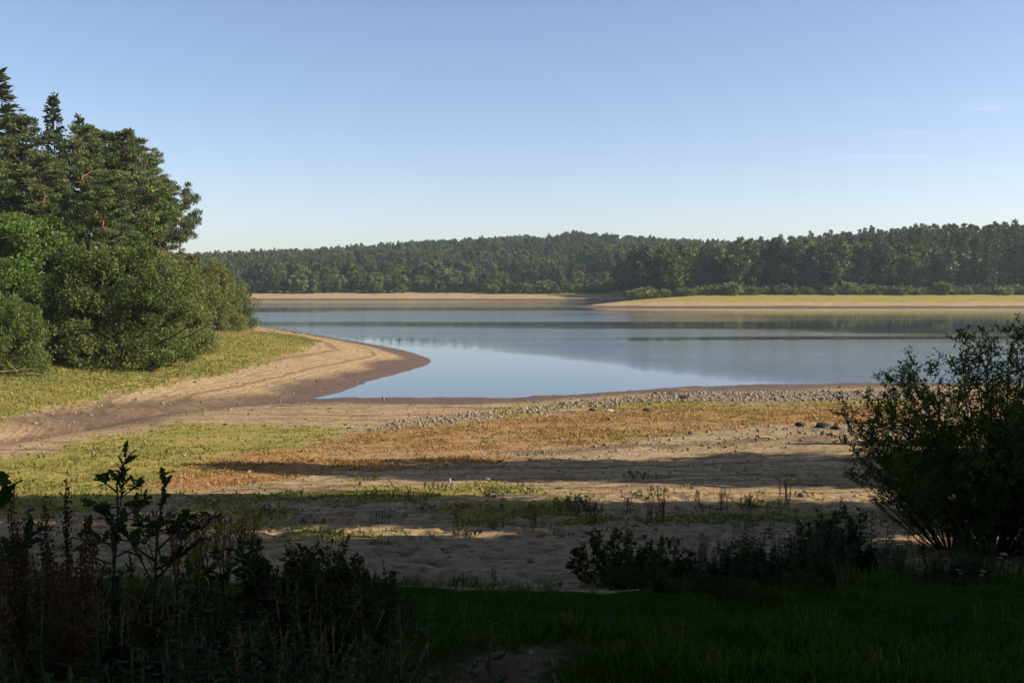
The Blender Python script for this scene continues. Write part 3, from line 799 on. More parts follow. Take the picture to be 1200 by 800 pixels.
# bushes along the foot of the right wood
nb = 0
for i in range(74):
    x = 36 + (i + rng.random() * 1.3) * 2.35; y = 323.5 + rng.normal() * 1.3 + .02 * x
    if x < 100 and rng.random() < .15: continue
    big = rng.random() < np.interp(x, [40, 100, 130], [.8, .4, .15])
    s = rng.uniform(.65, 1.2)
    place('shore_bush', FS[0 if big else 1], (x, y, float(terrain(x, y)) - .15), rng.random() * 6.28, (s * 1.1, s * 1.1, s),
          ('tall rounded bush' if big else 'low rounded bush') + ' at the foot of the wood behind the right far shore', 'bush', 'bushes at the foot of the far right wood')
for i in range(20):
    x = -8 + i * 2.5 + rng.normal(); y = 424.5 + rng.normal() * .8
    if fdist(x, y) < 14: continue
    s = rng.uniform(.8, 1.5)
    place('shore_bush', FS[0], (x, y, float(terrain(x, y)) - .15), rng.random() * 6.28, s, 'light green bush at the foot of the hillside wood across the lake', 'bush', 'bushes at the foot of the hillside wood')
# everything behind: one mass of treetops
def far_wood():
    pts = []; var = []; sc = []
    N = 19000
    xs = rng.uniform(-430, 520, N); ys = rng.uniform(330, 900, N)
    df, _, _ = seg_dist(xs, ys, FAR[:-2], False); fi = inside(xs, ys, FAR)
    right = xs > 36
    ok = fi & (np.abs(xs / ys) < .85) & np.where(right, ys > 348 + .02 * xs, ys > 447)
    ok &= (df > 7)
    ok &= ~((xs > 20) & (xs <= 45) & (ys < 447))
    ok &= ~((right) & (ys > 520) & (xs > 330))
    # a cell grid keeps them apart
    seen = {}
    mixn = fbm(xs, ys, 45, 3, 79)
    for i in np.nonzero(ok)[0]:
        cell = 3.5 if ys[i] < 560 else 4.2
        key = (int(xs[i] // cell), int(ys[i] // cell))
        if key in seen: continue
        seen[key] = 1
        m = mixn[i]
        if xs[i] > 130 and ys[i] < 520: k = 'c' if rng.random() < .75 else 'p'
        else: k = 'b' if m > .45 and rng.random() < .85 else ('p' if rng.random() < .72 else 'c')
        lst = {'c': (0, 3), 'p': (3, 2), 'b': (5, 2)}[k]
        var.append(lst[0] + int(rng.integers(lst[1])))
        base = {'c': .80, 'p': .90, 'b': 1.04}[k]
        if right[i] and ys[i] < 520: base *= np.interp(xs[i], [40, 120, 190], [1.0, 1.06, 1.32]) * 1.10
        if not right[i] or ys[i] > 520: base *= .80
        sc.append(base * rng.uniform(.88, 1.10)); pts.append((xs[i], ys[i]))
    P = np.array(pts); z = terrain(P[:, 0], P[:, 1]) - .3
    me = bpy.data.meshes.new('distant_forest'); me.vertices.add(len(P))
    me.vertices.foreach_set('co', np.stack([P[:, 0], P[:, 1], z], -1).astype(np.float32).ravel()); me.update()
    a = me.attributes.new('variant', 'INT', 'POINT'); a.data.foreach_set('value', np.array(var, np.int32))
    a = me.attributes.new('size', 'FLOAT', 'POINT'); a.data.foreach_set('value', np.array(sc, np.float32))
    a = me.attributes.new('turn', 'FLOAT', 'POINT'); a.data.foreach_set('value', (rng.random(len(P)) * 6.28).astype(np.float32))
    o = new_obj('distant_forest', me); tag(o, kind='stuff')
    kc = bpy.data.collections.new('distant_tree_kinds')
    for i, k in enumerate(FC + FP + FB):
        # one mesh per kind, crown and trunk together
        kc.objects.link(bpy.data.objects.new('kind_%02d_crown' % i, k[1][1]))
    ng = bpy.data.node_groups.new('distant_forest', 'GeometryNodeTree')
    ng.interface.new_socket('Geometry', in_out='INPUT', socket_type='NodeSocketGeometry')
    ng.interface.new_socket('Geometry', in_out='OUTPUT', socket_type='NodeSocketGeometry')
    N_ = ng.nodes; Lk = ng.links
    gi = N_.new('NodeGroupInput'); go = N_.new('NodeGroupOutput')
    ci = N_.new('GeometryNodeCollectionInfo'); ci.inputs['Collection'].default_value = kc
    ci.inputs['Separate Children'].default_value = True; ci.inputs['Reset Children'].default_value = True
    ip = N_.new('GeometryNodeInstanceOnPoints'); ip.inputs['Pick Instance'].default_value = True
    def named(nm, ty):
        n = N_.new('GeometryNodeInputNamedAttribute'); n.data_type = ty; n.inputs['Name'].default_value = nm
        return [s for s in n.outputs if s.enabled and s.name == 'Attribute'][0]
    cx = N_.new('ShaderNodeCombineXYZ'); Lk.new(named('turn', 'FLOAT'), cx.inputs[2])
    Lk.new(gi.outputs[0], ip.inputs['Points']); Lk.new(ci.outputs[0], ip.inputs['Instance'])
    Lk.new(named('variant', 'INT'), ip.inputs['Instance Index']); Lk.new(cx.outputs[0], ip.inputs['Rotation']); Lk.new(named('size', 'FLOAT'), ip.inputs['Scale'])
    Lk.new(ip.outputs[0], go.inputs[0])
    md = o.modifiers.new('trees', 'NODES'); md.node_group = ng
    print('far wood', len(P))
far_wood()

# ------------------------------------------------------------------ trees beside and behind the viewpoint: they shade the foreground
CANOPY = make_broad(23, 10.5, .40, 44, 80, .75, .5, 'broad', .6, cs=1.3)
SHADE = [make_broad(18, 7.5, .30, 30, 52, .55, .34, 'broad', .7), make_broad(16, 6.0, .22, 28, 52, .5, .32, 'broad', .75)]
SG = 'trees shading the beach from the right bank'
for sx_, sy_, k, rad in SHADE_SPOTS:      # where the middle of the crown throws its shade, and how wide
    dx, dy = math.sin(R(SUN_AZ)), math.cos(R(SUN_AZ)); Ls = 18.
    while sx_ + dx * Ls - rad * 1.15 - 1. < .57 * (sy_ + dy * Ls + rad) + 1.0: Ls += .5
    x, y = sx_ + dx * Ls, sy_ + dy * Ls
    hh = (Ls * math.tan(R(SUN_EL)) + float(terrain(sx_, sy_)) - float(terrain(x, y))) / .64
    place('broadleaf_tree', SHADE[k], (x, y, float(terrain(x, y)) - .2), rng.random() * 6.28, (rad / [7.5, 6.][k], rad / [7.5, 6.][k], hh / [18, 16][k]), 'shade tree on the right bank beyond the right edge of the photo', 'tree', SG)
for x, y, k, s in CANOPY_TREES:  # unseen trees added to screen off skylight and darken the foreground
    place('broadleaf_tree', CANOPY if k == 2 else SHADE[k], (x, y, float(terrain(x, y)) - .2), rng.random() * 6.28, s, 'unseen shade tree added around the viewpoint to darken the foreground', 'tree', 'added shade trees around the viewpoint')
# ------------------------------------------------------------------ stones
import bmesh
def ico(sub):
    bm = bmesh.new(); bmesh.ops.create_icosphere(bm, subdivisions=sub, radius=1.)
    V = np.array([v.co[:] for v in bm.verts]); T = np.array([[v.index for v in f.verts] for f in bm.faces]); bm.free()
    return V, T
ICO1, ICO2, ICO3 = ico(1), ico(2), ico(3)

def rock_mesh(name, mat, seed, sub=ICO3, sharp=.5):
    V, T = sub; V = V.copy(); r = np.random.default_rng(seed)
    for _ in range(9):                                   # planes knock off the round
        n = nrm(r.normal(size=3)); d = r.uniform(.55, .9)
        k = np.maximum(V @ n - d, 0); V = V - k[:, None] * n * (.9)
    f = np.ones(len(V))
    for k in range(4):
        w = r.normal(size=3) * (2. + 2.2 * k); f += .07 / (1 + k) * np.sin(V @ w + r.random() * 6)
    V = V * f[:, None] * np.array([1, r.uniform(.65, .9), r.uniform(.5, .75)])
    mb = MB(); mb.add(V, None, T, .5)
    return mb.mesh(name, mat, False)

ROCKS = [rock_mesh('shore_stone', M['rock'], i, ICO2) for i in range(6)]
DARKS = [rock_mesh('dark_stone', M['darkrock'], 20 + i) for i in range(4)]
PALES = [rock_mesh('pale_stone', M['palerock'], 40 + i) for i in range(3)]

def rock_at(px, py, wpx, me, label, group=None, flat=.7, name='rock', rz=None, wd=1.):
    p = at(px, py); s = wpx / 1166.7 * p[1] / 2
    o = new_obj(name, me, None, (p[0], p[1], float(gz(p[0], p[1])) + s * flat * .22))
    o.rotation_euler = (rng.normal() * .1, rng.normal() * .1, rng.random() * 6 if rz is None else rz); o.scale = (s, s * wd, s * flat * 1.35)
    return tag(o, label, 'rock', group)

rock_at(801, 467, 13, DARKS[0], 'dark boulder on the stony waterline, blackest of the rocks beside the lake')
rock_at(786, 462, 12, DARKS[1], 'dark brown rock in the stones just left of the blackest waterline boulder')
rock_at(769, 461, 9, ROCKS[1], 'small brown rock in the stones at the water, left of two dark ones')
rock_at(759, 482, 12, DARKS[2], 'dark flat rock alone in the orange plants below the waterline boulders', None, .5)
rock_at(695, 481, 12, DARKS[3], 'dark rock at the left end of the row lying in the orange plants', None, .6)
rock_at(714, 482, 15, PALES[0], 'flat pale stone lying between two dark rocks in the orange plants', None, .35)
rock_at(937, 499, 13, DARKS[0], 'black rock on the sand, larger of the two beside the wide dark rock', None, .8)
rock_at(937, 509, 5, DARKS[2], 'small black pebble-like rock just below the black rock on the right sand', None, .8)
rock_at(872, 498, 7, DARKS[1], 'small dark rock alone on the pale sand strip, left of the black rocks', None, .7)
rock_at(963, 500, 24, DARKS[3], 'wide dark rock on the sand beside the willow bush', None, .45)
rock_at(980, 503, 15, DARKS[2], 'low dark rock half hidden by the willow bush at its left side', None, .5)
rock_at(571, 563, 11, PALES[1], 'pale rounded stone catching the sun, largest of three on the shadow edge', None, .7)
rock_at(548, 560, 8, PALES[2], 'flat pale stone in shadow, middle one of three on the shadow edge', None, .5)
rock_at(527, 565, 6, PALES[0], 'small upright pale stone, left one of three on the shadow edge', None, 1.4)
rock_at(688, 583, 8, PALES[1], 'pale stone among green tufts in the shaded beach left of the docks', None, .7)
rock_at(586, 540, 9, DARKS[1], 'dark stone lying inside the tree shadow on the orange plants', None, .5)
rock_at(655, 572, 11, DARKS[2], 'flat dark stone on the sunny sand strip between the tree shadows', None, .4)
rock_at(620, 573, 10, DARKS[3], 'low dark stone left of the flat one on the sunny sand strip', None, .4)
rock_at(612, 484, 6, DARKS[0], 'dark stone at the middle of the stony bank of the near shore', None, .8)
rock_at(405, 498, 5, DARKS[1], 'dark pebble at the left end of the stony bank, above the green strip', None, .8)
rock_at(264, 497, 6, DARKS[2], 'brown stone on the pale sand beside the muddy channel', None, .6)
rock_at(1010, 798, 8, PALES[2], 'small pale stone on the dark lawn at the bottom right', None, .6)
rock_at(622, 762, 10, PALES[0], 'pale stone at the edge of the bare earth path in the lawn', None, .5)
# the stony bank: the larger stones one by one
SG2 = 'stones of the stony bank'
stone_pts = [(400, 501), (470, 497), (540, 489), (640, 477), (720, 469), (800, 465), (1000, 463), (1040, 463)]
sx = [p[0] for p in stone_pts]; sy = [p[1] for p in stone_pts]
for i in range(240):
    px = rng.uniform(405, 1040); py = np.interp(px, sx, sy) + rng.normal() * np.interp(px, [400, 600, 800], [3., 5.5, 4.5])
    rock_at(px, py, rng.lognormal(.85, .52), ROCKS[int(rng.integers(6))] if rng.random() < .72 else DARKS[int(rng.integers(4))],
            'grey-brown stone of the stony bank between the lake and the orange plants', SG2, rng.uniform(.5, 1.))
for i in range(26):
    px = rng.uniform(296, 380); py = np.interp(px, [290, 340, 380], [386, 388, 397]) + rng.normal() * 1.2
    rock_at(px, py, rng.uniform(2, 4.5), ROCKS[int(rng.integers(6))], 'stone on the stony tip of the left bank beside the lake', 'stones on the tip of the left bank', .8)

def scatter_polar(n, a0, a1, r0, r1):
    a = np.radians(rng.uniform(a0, a1, n)); r = np.exp(rng.uniform(math.log(r0), math.log(r1), n))
    return r * np.sin(a), r * np.cos(a)

def gravel():
    x, y = scatter_polar(130000, -32, 32, 9, 84)
    z0 = terrain(x, y)
    g, o, m, s, l, f, p = zones(x, y, z0)
    clus = fbm(x, y, 1.6, 3, 91)
    prob = (.75 * s + .05 * inside(x, y, LEFT) * (g < .3)) + .030 * (clus > .52) * (y > 13) * (y < 60) + .02 * o + .004
    prob = prob * (z0 > .03) * (1 - l)
    k = rng.random(len(x)) < prob
    x, y, s = x[k], y[k], s[k]; n = len(x)
    V, T = ICO1
    size = rng.lognormal(0, .45, n) * (.013 + .0006 * y) * (1 + .3 * s)
    size = np.minimum(size, .16)
    P = np.stack([x, y, gz(x, y) + size * .25], -1)
    ang = rng.random(n) * 6.28; ca, sa_ = np.cos(ang), np.sin(ang)
    sc = np.stack([np.ones(n), rng.uniform(.6, 1, n), rng.uniform(.45, .9, n)], -1)
    W = V[None] * sc[:, None] * (1 + rng.normal(0, .14, (n, len(V), 1)))
    W = np.stack([W[..., 0] * ca[:, None] - W[..., 1] * sa_[:, None], W[..., 0] * sa_[:, None] + W[..., 1] * ca[:, None], W[..., 2]], -1)
    W = P[:, None] + W * size[:, None, None]
    TT = (np.arange(n)[:, None, None] * len(V) + T[None]).reshape(-1, 3)
    me = raw_mesh('shore_gravel', W.reshape(-1, 3), np.zeros((0, 4), np.int64), TT, M['rock'], np.repeat(rng.uniform(.0, 2., n), len(T)))
    tag(new_obj('shore_gravel', me), kind='stuff')
    print('gravel', n)
gravel()

def branch_at(px, py, L, label, n=7):
    p = at(px, py); mb = MB()
    main = curve_path((-L / 2, 0, .10), (1, .1, .02), L, 8, (0, 0, -.1), .08); tube(mb, main, np.linspace(.07, .02, 8), 6, .6)
    for i in range(n):
        q = np.array([np.interp(rng.uniform(.2, .95), np.linspace(0, 1, 8), main[:, k]) for k in range(3)])
        tube(mb, curve_path(q, (rng.normal() * .6 + .5, rng.normal(), rng.uniform(.1, .8)), L * rng.uniform(.15, .35), 5, (0, 0, -.3), .12), np.linspace(.025, .006, 5), 5, .6)
    o = new_obj('fallen_branch', mb.mesh('fallen_branch', M['drystem']), None, (p[0], p[1], float(gz(p[0], p[1])))); o.rotation_euler = (0, 0, rng.uniform(-.4, .4))
    tag(o, label, 'branch')
branch_at(8, 442, 3.2, 'bleached fallen branch on the grass at the left edge, below the brownish bush', 9)
branch_at(150, 414, 1.6, 'grey dead branch lying at the foot of the huge dark bush', 6)
branch_at(330, 478, 1.3, 'thin driftwood branch stranded on the mud beside the stream channel', 4)
branch_at(905, 516, 1.0, 'small driftwood branch on the pale sand left of the willow', 4)

# ------------------------------------------------------------------ low plants and grass
def tufts(name, x, y, h, tint, mat, per=3, wf=.34, lean=.6):
    n = len(x); z = gz(x, y) - .01
    P = np.repeat(np.stack([x, y, z], -1), per, 0); h = np.repeat(h, per); tint = np.repeat(tint, per)
    m = len(P)
    D = np.stack([rng.normal(0, lean, m), rng.normal(0, lean, m), np.ones(m)], -1)
    mb = MB(); P[:, :2] += rng.normal(0, 1, (m, 2)) * (h * .25)[:, None]
    leaves(mb, P, D, h * rng.uniform(.6, 1.2, m), h * wf * rng.uniform(.6, 1.3, m), np.clip(tint + rng.normal(0, .05, m), 0, 1))
    tag(new_obj(name, mb.mesh(name, mat)), kind='stuff')

def shore_cover():
    x, y = scatter_polar(600000, -33, 30, 10, 84)
    z0 = terrain(x, y)
    g, o, m, s, l, f, p = zones(x, y, z0)
    il = inside(x, y, LEFT)
    tot = np.clip(np.maximum(g * (.55 + .3 * il), o), 0, 1)
    gap = sstep(.36, .52, fbm(x, y, .9, 3, 101)) * .85 + .15
    k = (rng.random(len(x)) < tot * gap * .62 + .012 * (y > 14)) & (z0 > .12) & (l < .3)
    x, y, g, o, il = x[k], y[k], g[k], o[k], il[k]
    n = len(x)
    mixv = fbm(x, y, 3.2, 3, 105)
    tint = np.where(o > g * .9, .62 + .38 * sstep(.35, .6, mixv), .10 + .42 * sstep(.35, .68, mixv))
    tint = np.where(np.maximum(o, g) < .15, .35, tint)
    h = (.03 + .0010 * y) * rng.lognormal(0, .35, n)
    tufts('shore_plants', x, y, h, tint, M['shoreleaf'], 3, .42)
    print('cover', n)
shore_cover()
def bank_grass():
    x, y = scatter_polar(90000, -33, -8, 36, 170)
    z0 = terrain(x, y); g, o, m, s, l, f, p = zones(x, y, z0)
    il = inside(x, y, LEFT)
    k = (rng.random(len(x)) < g) & il
    x, y = x[k], y[k]
    tufts('bank_grass', x, y, (.07 + .0009 * y) * rng.uniform(.7, 1.5, len(x)), np.clip(.18 + .5 * sstep(.35, .7, fbm(x, y, 7, 3, 107)), 0, 1), M['shoreleaf'], 3, .3, .45)
bank_grass()
def lawn():
    x, y = scatter_polar(95000, -40, 40, 2.0, 11.5)
    z0 = terrain(x, y); g, o, m, s, l, f, p = zones(x, y, z0)
    dens = sstep(.30, .5, fbm(x, y, .5, 3, 111)) * .6 + .4
    k = rng.random(len(x)) < l * dens * (1 - .9 * p)
    x, y = x[k], y[k]; n = len(x)
    edge = sstep(6.3, 7.4, y)
    tufts('grass', x, y, (.04 + .05 * edge) * rng.uniform(.6, 1.6, n) * (.55 + 1.1 * sstep(.35, .7, fbm(x, y, .8, 3, 113))), np.clip(rng.normal(.30, .18, n) + .5 * sstep(.45, .72, fbm(x, y, 1.1, 3, 115)), 0, 1), M['grass'], 2, .10, .45)
    print('lawn', n)
lawn()

# ------------------------------------------------------------------ plant kinds
def along(path, f):
    t = np.linspace(0, 1, len(path)); return np.stack([np.interp(f, t, path[:, k]) for k in range(3)], -1)

def make_dock(H, stem, seed_mat, leaf='herb', n=3, spread=.10, dense=1.):
    """a seeding dock: upright stems, whorls of brown seed, long leaves low down"""
    s = MB(); lf = MB(); heads = []
    for i in range(n):
        sd_ = MB(); heads.append(sd_)
        az = rng.random() * 6.28; h = H * rng.uniform(.7, 1.05) if i else H
        p = curve_path((rng.normal() * spread * .3, rng.normal() * spread * .3, -.03), (math.cos(az) * .12, math.sin(az) * .12, 1), h, 8, (0, 0, .3), .03)
        tube(s, p, np.linspace(.006, .002, 8), 5, rng.random())
        br = [(p, .42, 1.)]
        for b in range(int(rng.integers(3, 7))):
            f = rng.uniform(.35, .8); q = along(p, f); a = rng.random() * 6.28
            bp = curve_path(q, (math.cos(a) * .45, math.sin(a) * .45, 1), h * rng.uniform(.12, .32), 5, (0, 0, .8), .04)
            tube(s, bp, np.linspace(.003, .0015, 5), 4, rng.random()); br.append((bp, .15, 1.))
        for bp, f0, f1 in br:
            L = np.linalg.norm(np.diff(bp, axis=0), axis=1).sum() * (f1 - f0)
            m = int(L * 620 * dense); f = rng.uniform(f0, f1, m); f = f0 + (f1 - f0) * np.round((f - f0) / (f1 - f0) * L / .022) * .022 / max(L, .02)
            P = along(bp, np.clip(f, 0, 1)) + rng.normal(size=(m, 3)) * np.array([.009, .009, .006])
            leaves(sd_, P, runit(m) + np.array([0, 0, -.4]), .012 * rng.uniform(.7, 1.3, m), .009, rng.random(m))
        m = 9; f = rng.uniform(.02, .45, m); a = rng.random(m) * 6.28
        leaves(lf, along(p, f), np.stack([np.cos(a), np.sin(a), rng.uniform(.1, 1.2, m)], -1), H * .17 * rng.uniform(.6, 1.3, m) * (1 - f), .035 * H, rng.random(m), fold=True, flat=.7)
    return [('stem', s.mesh('dock_stem', M[stem]), [])] + [('seed_head', q.mesh('dock_seed_head', M[seed_mat]), []) for q in heads] + [('foliage', lf.mesh('dock_foliage', M[leaf]), [])]

def make_herb(H, n=9, spread=.22, heads=True, leaf='herb', L=.05, W=.018, stem='stem', pairs=26):
    """a bushy herb of many upright stems with small leaves and dark seed spikes"""
    s = MB(); hd = MB(); lf = MB()
    for i in range(n):
        az = rng.random() * 6.28; h = H * rng.uniform(.6, 1.05); le = rng.uniform(.05, .38)
        p = curve_path((rng.normal() * spread * .35, rng.normal() * spread * .35, -.03), (math.cos(az) * le, math.sin(az) * le, 1), h, 8, (0, 0, .35), .04)
        tube(s, p, np.linspace(.0045, .0015, 8), 5, rng.random())
        brs = [p]
        for b in range(int(rng.integers(3, 8))):
            f = rng.uniform(.4, .9); a = rng.random() * 6.28
            bp = curve_path(along(p, f), (math.cos(a) * .6, math.sin(a) * .6, 1), h * rng.uniform(.10, .25), 5, (0, 0, .5), .05)
            tube(s, bp, np.linspace(.0025, .001, 5), 4, rng.random()); brs.append(bp)
        for q in brs:
            m = pairs if q is p else 8
            f = rng.uniform(.08 if q is p else .1, .93, m); a = rng.random(m) * 6.28
            leaves(lf, along(q, f), np.stack([np.cos(a), np.sin(a), rng.uniform(-.2, .9, m)], -1), L * rng.uniform(.5, 1.3, m) * (1.15 - .5 * f), W * rng.uniform(.7, 1.3, m), rng.random(m), fold=True, flat=.6)
            if heads:
                m = 16; f = rng.uniform(.80, 1.02, m)
                leaves(hd, along(q, np.minimum(f, 1)) + rng.normal(size=(m, 3)) * .006, runit(m) * .6 + np.array([0, 0, .9]), .016 * rng.uniform(.7, 1.4, m), .009, rng.random(m))
    out = [('stems', s.mesh('herb_stems', M[stem]), []), ('foliage', lf.mesh('herb_leaf', M[leaf]), [])]
    if heads: out.append(('seed_head', hd.mesh('herb_seed_head', M['seed']), []))
    return out

def make_nettle(H, n=5, spread=.2):
    """leafy stems with pairs of pointed leaves"""
    s = MB(); lf = MB()
    for i in range(n):
        az = rng.random() * 6.28; h = H * rng.uniform(.65, 1.05)
        p = curve_path((rng.normal() * spread * .4, rng.normal() * spread * .4, -.03), (math.cos(az) * .2, math.sin(az) * .2, 1), h, 7, (0, 0, .3), .04)
        tube(s, p, np.linspace(.005, .002, 7), 5, rng.random())
        k = int(h / .024); f = np.repeat(np.linspace(.1, 1, k), 2); a = np.tile([0, np.pi], k) + np.repeat(np.arange(k), 2) * 1.57 + rng.normal(0, .25, 2 * k)
        le = (.020 + .026 * np.sin(np.pi * np.clip(f * .9, 0, 1)))
        leaves(lf, along(p, f), np.stack([np.cos(a), np.sin(a), rng.uniform(-.35, .4, 2 * k)], -1), le * rng.uniform(.8, 1.2, 2 * k), le * .36, np.clip(rng.normal(.4, .2, 2 * k), 0, 1), fold=True, flat=.85)
    return [('stems', s.mesh('nettle_stems', M['stem']), []), ('foliage', lf.mesh('nettle_leaf', M['herb']), [])]

def ribbon(mb, p, w, tint):
    t = nrm(np.gradient(p, axis=0)); s_ = nrm(np.cross(t, rng.normal(size=3))); k = len(p)
    ww = w * np.linspace(1, .12, k)[:, None] * .5
    V = np.concatenate([p + s_ * ww, p - s_ * ww]); i = np.arange(k - 1)
    mb.add(V, np.stack([i, i + 1, k + i + 1, k + i], -1), tint=tint)

def make_grass_clump(H, n=46, spread=.16, seed=9):
    """tall rough grass: arching blades and a few dry flowering stalks"""
    bl = MB(); st_ = MB()
    for i in range(n):
        a = rng.random() * 6.28; r = spread * math.sqrt(rng.random())
        p = curve_path((math.cos(a) * r, math.sin(a) * r, -.02), (rng.normal() * .22, rng.normal() * .22, 1), H * rng.uniform(.45, .95), 6, (rng.normal() * .8, rng.normal() * .8, -.7), .06)
        ribbon(bl, p, .008 * rng.uniform(.6, 1.3), rng.random())
    for i in range(seed):
        a = rng.random() * 6.28; r = spread * math.sqrt(rng.random())
        p = curve_path((math.cos(a) * r, math.sin(a) * r, -.02), (rng.normal() * .10, rng.normal() * .10, 1), H * rng.uniform(.8, 1.08), 7, (rng.normal() * .15, rng.normal() * .15, 0), .03)
        tube(st_, p, np.linspace(.0028, .0012, 7), 4, rng.random())
        m = 34; f = rng.uniform(.76, 1., m)
        leaves(st_, along(p, f), runit(m) * .5 + np.array([0, 0, 1.]), .020 * rng.uniform(.6, 1.3, m), .005, rng.random(m))
    return [('blades', bl.mesh('grass_blades', M['grass']), []), ('stalks', st_.mesh('grass_stalks', M['drystem']), [])]

def make_ragwort(H, n=3, flower='yellow'):
    s = MB(); fl = MB(); lf = MB()
    for i in range(n):
        az = rng.random() * 6.28; h = H * rng.uniform(.75, 1.02)
        p = curve_path((rng.normal() * .05, rng.normal() * .05, -.02), (math.cos(az) * .15, math.sin(az) * .15, 1), h * .85, 7, (0, 0, .2), .04)
        tube(s, p, np.linspace(.006, .003, 7), 5, rng.random())
        for b in range(9):
            a = rng.random() * 6.28
            bp = curve_path(along(p, rng.uniform(.72, 1.)), (math.cos(a) * .7, math.sin(a) * .7, 1), h * rng.uniform(.10, .22), 4, (0, 0, .6), .05)
            tube(s, bp, .0016, 4, rng.random())
            for c in range(4):
                m = 14; q = bp[-1] + rng.normal(size=3) * np.array([.016, .016, .008]); aa = np.linspace(0, 6.28, m)
                leaves(fl, np.repeat(q[None], m, 0), np.stack([np.cos(aa), np.sin(aa), .35 + 0 * aa], -1), .012, .006, rng.random(m))
        m = 22; f = rng.uniform(.05, .85, m); a = rng.random(m) * 6.28
        leaves(lf, along(p, f), np.stack([np.cos(a), np.sin(a), rng.uniform(-.2, .7, m)], -1), .11 * rng.uniform(.5, 1.2, m), .035, rng.random(m), fold=True, flat=.7)
    return [('stems', s.mesh('ragwort_stems', M['stem']), []), ('flower_head', fl.mesh('ragwort_flower_head', M[flower]), []), ('foliage', lf.mesh('ragwort_leaf', M['herb']), [])]

def make_umbel(H, fl_mat='seed', n=3, rad=.07):
    s = MB(); um = MB(); lf = MB()
    p = curve_path((0, 0, -.02), (.05, .02, 1), H * .93, 7, (0, 0, .1), .03)
    tube(s, p, np.linspace(.007, .003, 7), 5, .4)
    ends = [(p[-1], rad)]
    for b in range(n - 1):
        a = rng.random() * 6.28
        bp = curve_path(along(p, rng.uniform(.55, .85)), (math.cos(a) * .8, math.sin(a) * .8, 1), H * rng.uniform(.15, .28), 5, (0, 0, .8), .04)
        tube(s, bp, np.linspace(.003, .002, 5), 4, .4); ends.append((bp[-1], rad * rng.uniform(.6, .9)))
    ums = []
    for q, r in ends:
        um = MB(); ums.append(um)
        for k in range(16):
            a = k * 2.4; rr = r * math.sqrt((k + .5) / 16)
            e = q + np.array([math.cos(a) * rr, math.sin(a) * rr, .045 - .25 * rr])
            tube(s, [q, q * .5 + e * .5 + np.array([0, 0, .004]), e], .0012, 3, .5)
            m = 12; leaves(um, e + rng.normal(size=(m, 3)) * np.array([.007, .007, .003]), runit(m) + np.array([0, 0, .4]), .009, .008, rng.random(m))
    m = 26; f = rng.uniform(.05, .55, m); a = rng.random(m) * 6.28
    leaves(lf, along(p, f) + rng.normal(size=(m, 3)) * .03, np.stack([np.cos(a), np.sin(a), rng.uniform(-.1, .5, m)], -1), .10, .03, rng.random(m), fold=True, flat=.7)
    return [('stem', s.mesh('umbel_stem', M['stem']), [])] + [('umbel', u_.mesh('umbel_head', M[fl_mat]), []) for u_ in ums] + [ ('foliage', lf.mesh('umbel_leaf', M['herb']), [])]

def oak_leaf(lf, p, d, L, tint):
    """a lobed oak leaf with a folded midrib"""
    d = nrm(np.array(d)); s = np.cross(d, rng.normal(size=3) * .35 + np.array([0, 0, 1])); s = nrm(s); n = np.cross(s, d)
    k = 23; t = np.linspace(0, 1, k)
    w = (.04 + .20 * np.sin(np.pi * t ** 1.25) ** .8) * (1 + .34 * np.cos(t * 2 * np.pi * 3.6 + 2.6)); w[0] = .02; w[-1] = .05
    dr = -.20 * t * t
    mid = p + L * (t[:, None] * d + dr[:, None] * n * rng.uniform(-.4, 1.3))
    e1 = mid + L * w[:, None] * (s + n * .3) + L * .04 * np.cos(t * 22)[:, None] * d; e2 = mid + L * w[:, None] * (-s + n * .3) + L * .04 * np.cos(t * 22)[:, None] * d
    V = np.concatenate([mid, e1, e2]); i = np.arange(k - 1)
    Q = np.concatenate([np.stack([i, i + 1, k + i + 1, k + i], -1), np.stack([i, 2 * k + i, 2 * k + i + 1, i + 1], -1)])
    lf.add(V, Q, tint=tint)

def make_oakling(H, tw=8, spread=.30, per=9, L=.050, f0=.64):
    s = MB(); lf = MB()
    p = curve_path((0, 0, -.03), (.06, .02, 1), H * .93, 8, (0, 0, .1), .05)
    tube(s, p, np.linspace(.009, .003, 8), 6, .4)
    for i in range(tw):
        f = f0 + (1 - f0) * (i + .5) / tw; a = i * 2.4 + rng.normal() * .4
        bp = curve_path(along(p, f), (math.cos(a), math.sin(a), rng.uniform(.1, .6)), spread * rng.uniform(.5, 1.1) * (1.25 - .6 * f), 5, (0, 0, .3), .1)
        tube(s, bp, np.linspace(.0035, .0015, 5), 4, .4)
        for k in range(per):
            q = along(bp, .45 + .55 * (k + 1) / per); aa = rng.random() * 6.28
            d = nrm(bp[-1] - bp[0]) * .9 + np.array([math.cos(aa) * .8, math.sin(aa) * .8, rng.uniform(-.35, .5)])
            oak_leaf(lf, q, d, L * rng.uniform(.65, 1.15), rng.random())
    for k in range(6):
        aa = k * 1.05; oak_leaf(lf, p[-1], (math.cos(aa), math.sin(aa), rng.uniform(.1, .8)), L * rng.uniform(.8, 1.1), rng.random())
    return [('stem', s.mesh('oak_sapling_stem', M['twig']), []), ('foliage', lf.mesh('oak_sapling_leaf', M['oakleaf']), [])]

